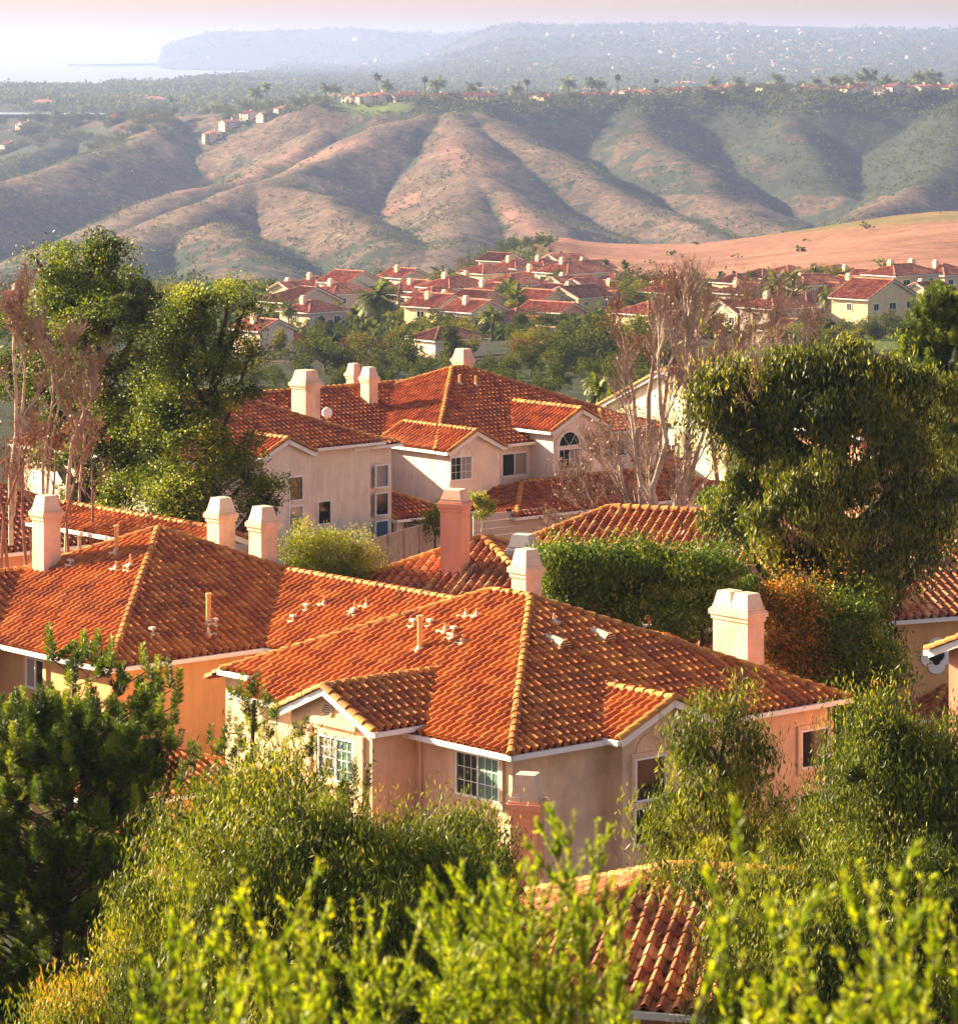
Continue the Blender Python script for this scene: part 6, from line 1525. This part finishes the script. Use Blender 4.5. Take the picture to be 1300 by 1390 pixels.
# ------------------------------------------------------------------ stuff: scrub, coastal woods
def lumps(name, C, S_, m, k=16):
    """low bushes: a few crossed leafy faces each, all one mass"""
    n = len(C); mb = MB()
    P = (C[:, None, :]+R.normal(size=(n, k, 3))*S_[:, None, None]*np.array([.5, .5, .28])+np.array([0, 0, .35])*S_[:, None, None]).reshape(-1, 3)
    m_ = len(P); A = unit(R.normal(size=(m_, 3))); B = unit(np.cross(A, R.normal(size=(m_, 3)))); s = np.repeat(S_, k)
    mb.add(leaf_quads(P, A, B, s*.62, s*.5), np.arange(4*m_).reshape(-1, 4), np.repeat(np.repeat(R.random(n), k)*.6+R.random(m_)*.4, 4))
    tagp(mb.build(name, m), kind='stuff')
def veg_at(C):
    a = bpy.data.objects['terrain']; return C
n = 110000
px = R.uniform(-120, 1420, n); Y = R.uniform(1950, 3060, n); X = (px-CX)/F*Y; Z = height(X, Y); py = HY-F*Z/Y
dens = .10+.62*np.exp(-((py-134)/17.)**2)+.35*sstep(px, 1120, 1230)*(py < 260)+.55*(1-sstep(px, 90, 230))*(Y > 2750)+.16*np.clip(fbm(X, Y, 90, 3, 3.)*5, -.3, 1)+.12*sstep(px, 800, 1000)*(py < 200)
yc_ = np.interp(X, _ax, _ay)
ok = (R.random(n) < dens) & (Y < yc_+30) & ~((px > 455) & (px < 560) & (py < 152) & (py > 130))
lumps('hill_scrub', np.stack([X, Y, Z], -1)[ok], R.uniform(.5, 1.75, ok.sum())**1.6*1.1*np.where(py[ok] < 158, 1.7, 1), M['leaf_far'], 8)
n = 26000
px = R.uniform(-120, 1420, n); Y = R.uniform(560, 1750, n); X = (px-CX)/F*Y; Z = height(X, Y)
wr = sstep(px, 715, 760)*sstep(Y, 700, 800)
ok = (R.random(n) < np.where(Y < 1000, .55, .4)*(1-wr)+.003)
lumps('valley_scrub', np.stack([X, Y, Z], -1)[ok], R.uniform(.9, 2.6, ok.sum()), M['leaf_far'])
n = 30000; Y = 3600*(9500/3600)**R.random(n); px = R.uniform(-120, 1420, n); X = (px-CX)/F*Y; Z = height(X, Y)
ok = (Z > -69) & (fbm(X, Y, 300, 3, 5.) > -.28)
lumps('coastal_woods', np.stack([X, Y, Z], -1)[ok], R.uniform(5, 11, n)[ok], M['leaf_far'], 14)
n = 9000; Y = R.uniform(9500, 15400, n); px = R.uniform(200, 1420, n); X = (px-CX)/F*Y; Z = height(X, Y); ok = (Z > -66) & (fbm(X, Y, 500, 3, 5.) > -.1)
lumps('headland_woods', np.stack([X, Y, Z], -1)[ok], R.uniform(8, 18, ok.sum()), M['leaf_far'], 12)

# far town: small pale houses dotted over the distant slopes
M['wall_far'] = plain('far_white_wall', (.74, .68, .60), .9, .1)
mb = MB(); mb.box((0, 0), (1, 0), (0, 1), .5, .4, -.3, .45); tw = mb.build('wall', M['wall_far'], data_only=True)
mb = MB(); mb.add([(-.56, -.46, .45), (.56, -.46, .45), (.56, .46, .45), (-.56, .46, .45), (-.2, 0, .68), (.2, 0, .68)], [[0, 1, 5, 4], [1, 2, 5], [2, 3, 4, 5], [3, 0, 4], [3, 2, 1, 0]]); tr = mb.build('roof', M['tile_far'], data_only=True)
cnt = 0; tries = 0
while cnt < 290 and tries < 4000:
    tries += 1
    if rg.random() < .12: px, Y = rg.uniform(280, 620), rg.uniform(11800, 15300)
    else: px, Y = rg.triangular(600, 1310, 1050), rg.uniform(7200, 11400)
    x = (px-CX)/F*Y; g = GZ(x, Y)
    if g < -67: continue
    s = rg.uniform(9, 20)*Y/11000
    lab = ('tiny pale house of the far hillside town' if px > 600 else 'tiny pale house around the harbour below the headland')
    o = empty('far_house', (x, Y, g), lab, 'house', lab); o.scale = (s, s*.8, s*.8); o.rotation_euler = (0, 0, rg.uniform(-.8, .8))
    for nm, me in (('wall', tw), ('roof', tr)):
        c = bpy.data.objects.new(nm, me); COL.objects.link(c); c.parent = o
    cnt += 1
# low buildings on the coastal plain
for (px, py, Y, wd) in [(210, 132, 4300, 26), (160, 128, 4500, 18), (190, 125, 4600, 30), (178, 127, 4500, 14), (60, 140, 4200, 30), (276, 128, 4400, 12), (310, 122, 4600, 14), (370, 110, 5200, 40), (455, 118, 4500, 24), (660, 100, 5600, 40), (800, 104, 5200, 34), (850, 103, 5300, 40), (862, 105, 5000, 26), (930, 98, 6000, 44), (1110, 78, 7400, 20), (1015, 108, 4700, 30)]:
    x = (px-CX)/F*Y; g = GZ(x, Y)
    o = empty('low_building', (x, Y, g), 'low pale building on the plain between ridge and sea', 'building', 'low pale buildings on the coastal plain'); o.scale = (wd, wd*.6, 14)
    for nm, me in (('wall', tw), ('roof', tr)):
        c = bpy.data.objects.new(nm, me); COL.objects.link(c); c.parent = o
# breakwater
bw = MB(); P = [(-9, 0), (14, 0), (14, 0)]
pts = [(93, 90.5, 15200), (130, 90, 15150), (160, 89, 15200), (185, 87.2, 15700), (205, 86.6, 16000), (236, 86.6, 16100)]
V = []
for i in range(len(pts)-1):
    for t in np.linspace(0, 1, 12, endpoint=False):
        q = [pts[i][j]*(1-t)+pts[i+1][j]*t for j in range(3)]; x = (q[0]-CX)/F*q[2]; V.append((x, q[2]))
V = np.array(V); k = len(V); rows = []
for off, z in ((-32, -72), (-10, -60), (10, -60), (32, -72)): rows.append(np.concatenate([V+np.array([0, off]), (np.full(k, z)+R.normal(0, 1.4 if z > -70 else 0, k))[:, None]], 1))
bw.add(np.concatenate(rows), np.array([[r_*k+i, r_*k+i+1, (r_+1)*k+i+1, (r_+1)*k+i] for r_ in range(3) for i in range(k-1)]))
tagp(bw.build('breakwater', plain('rubble_rock', (.10, .09, .085), .95, .1, .4, .1)), 'long dark rubble breakwater curving out from the headland', 'breakwater')
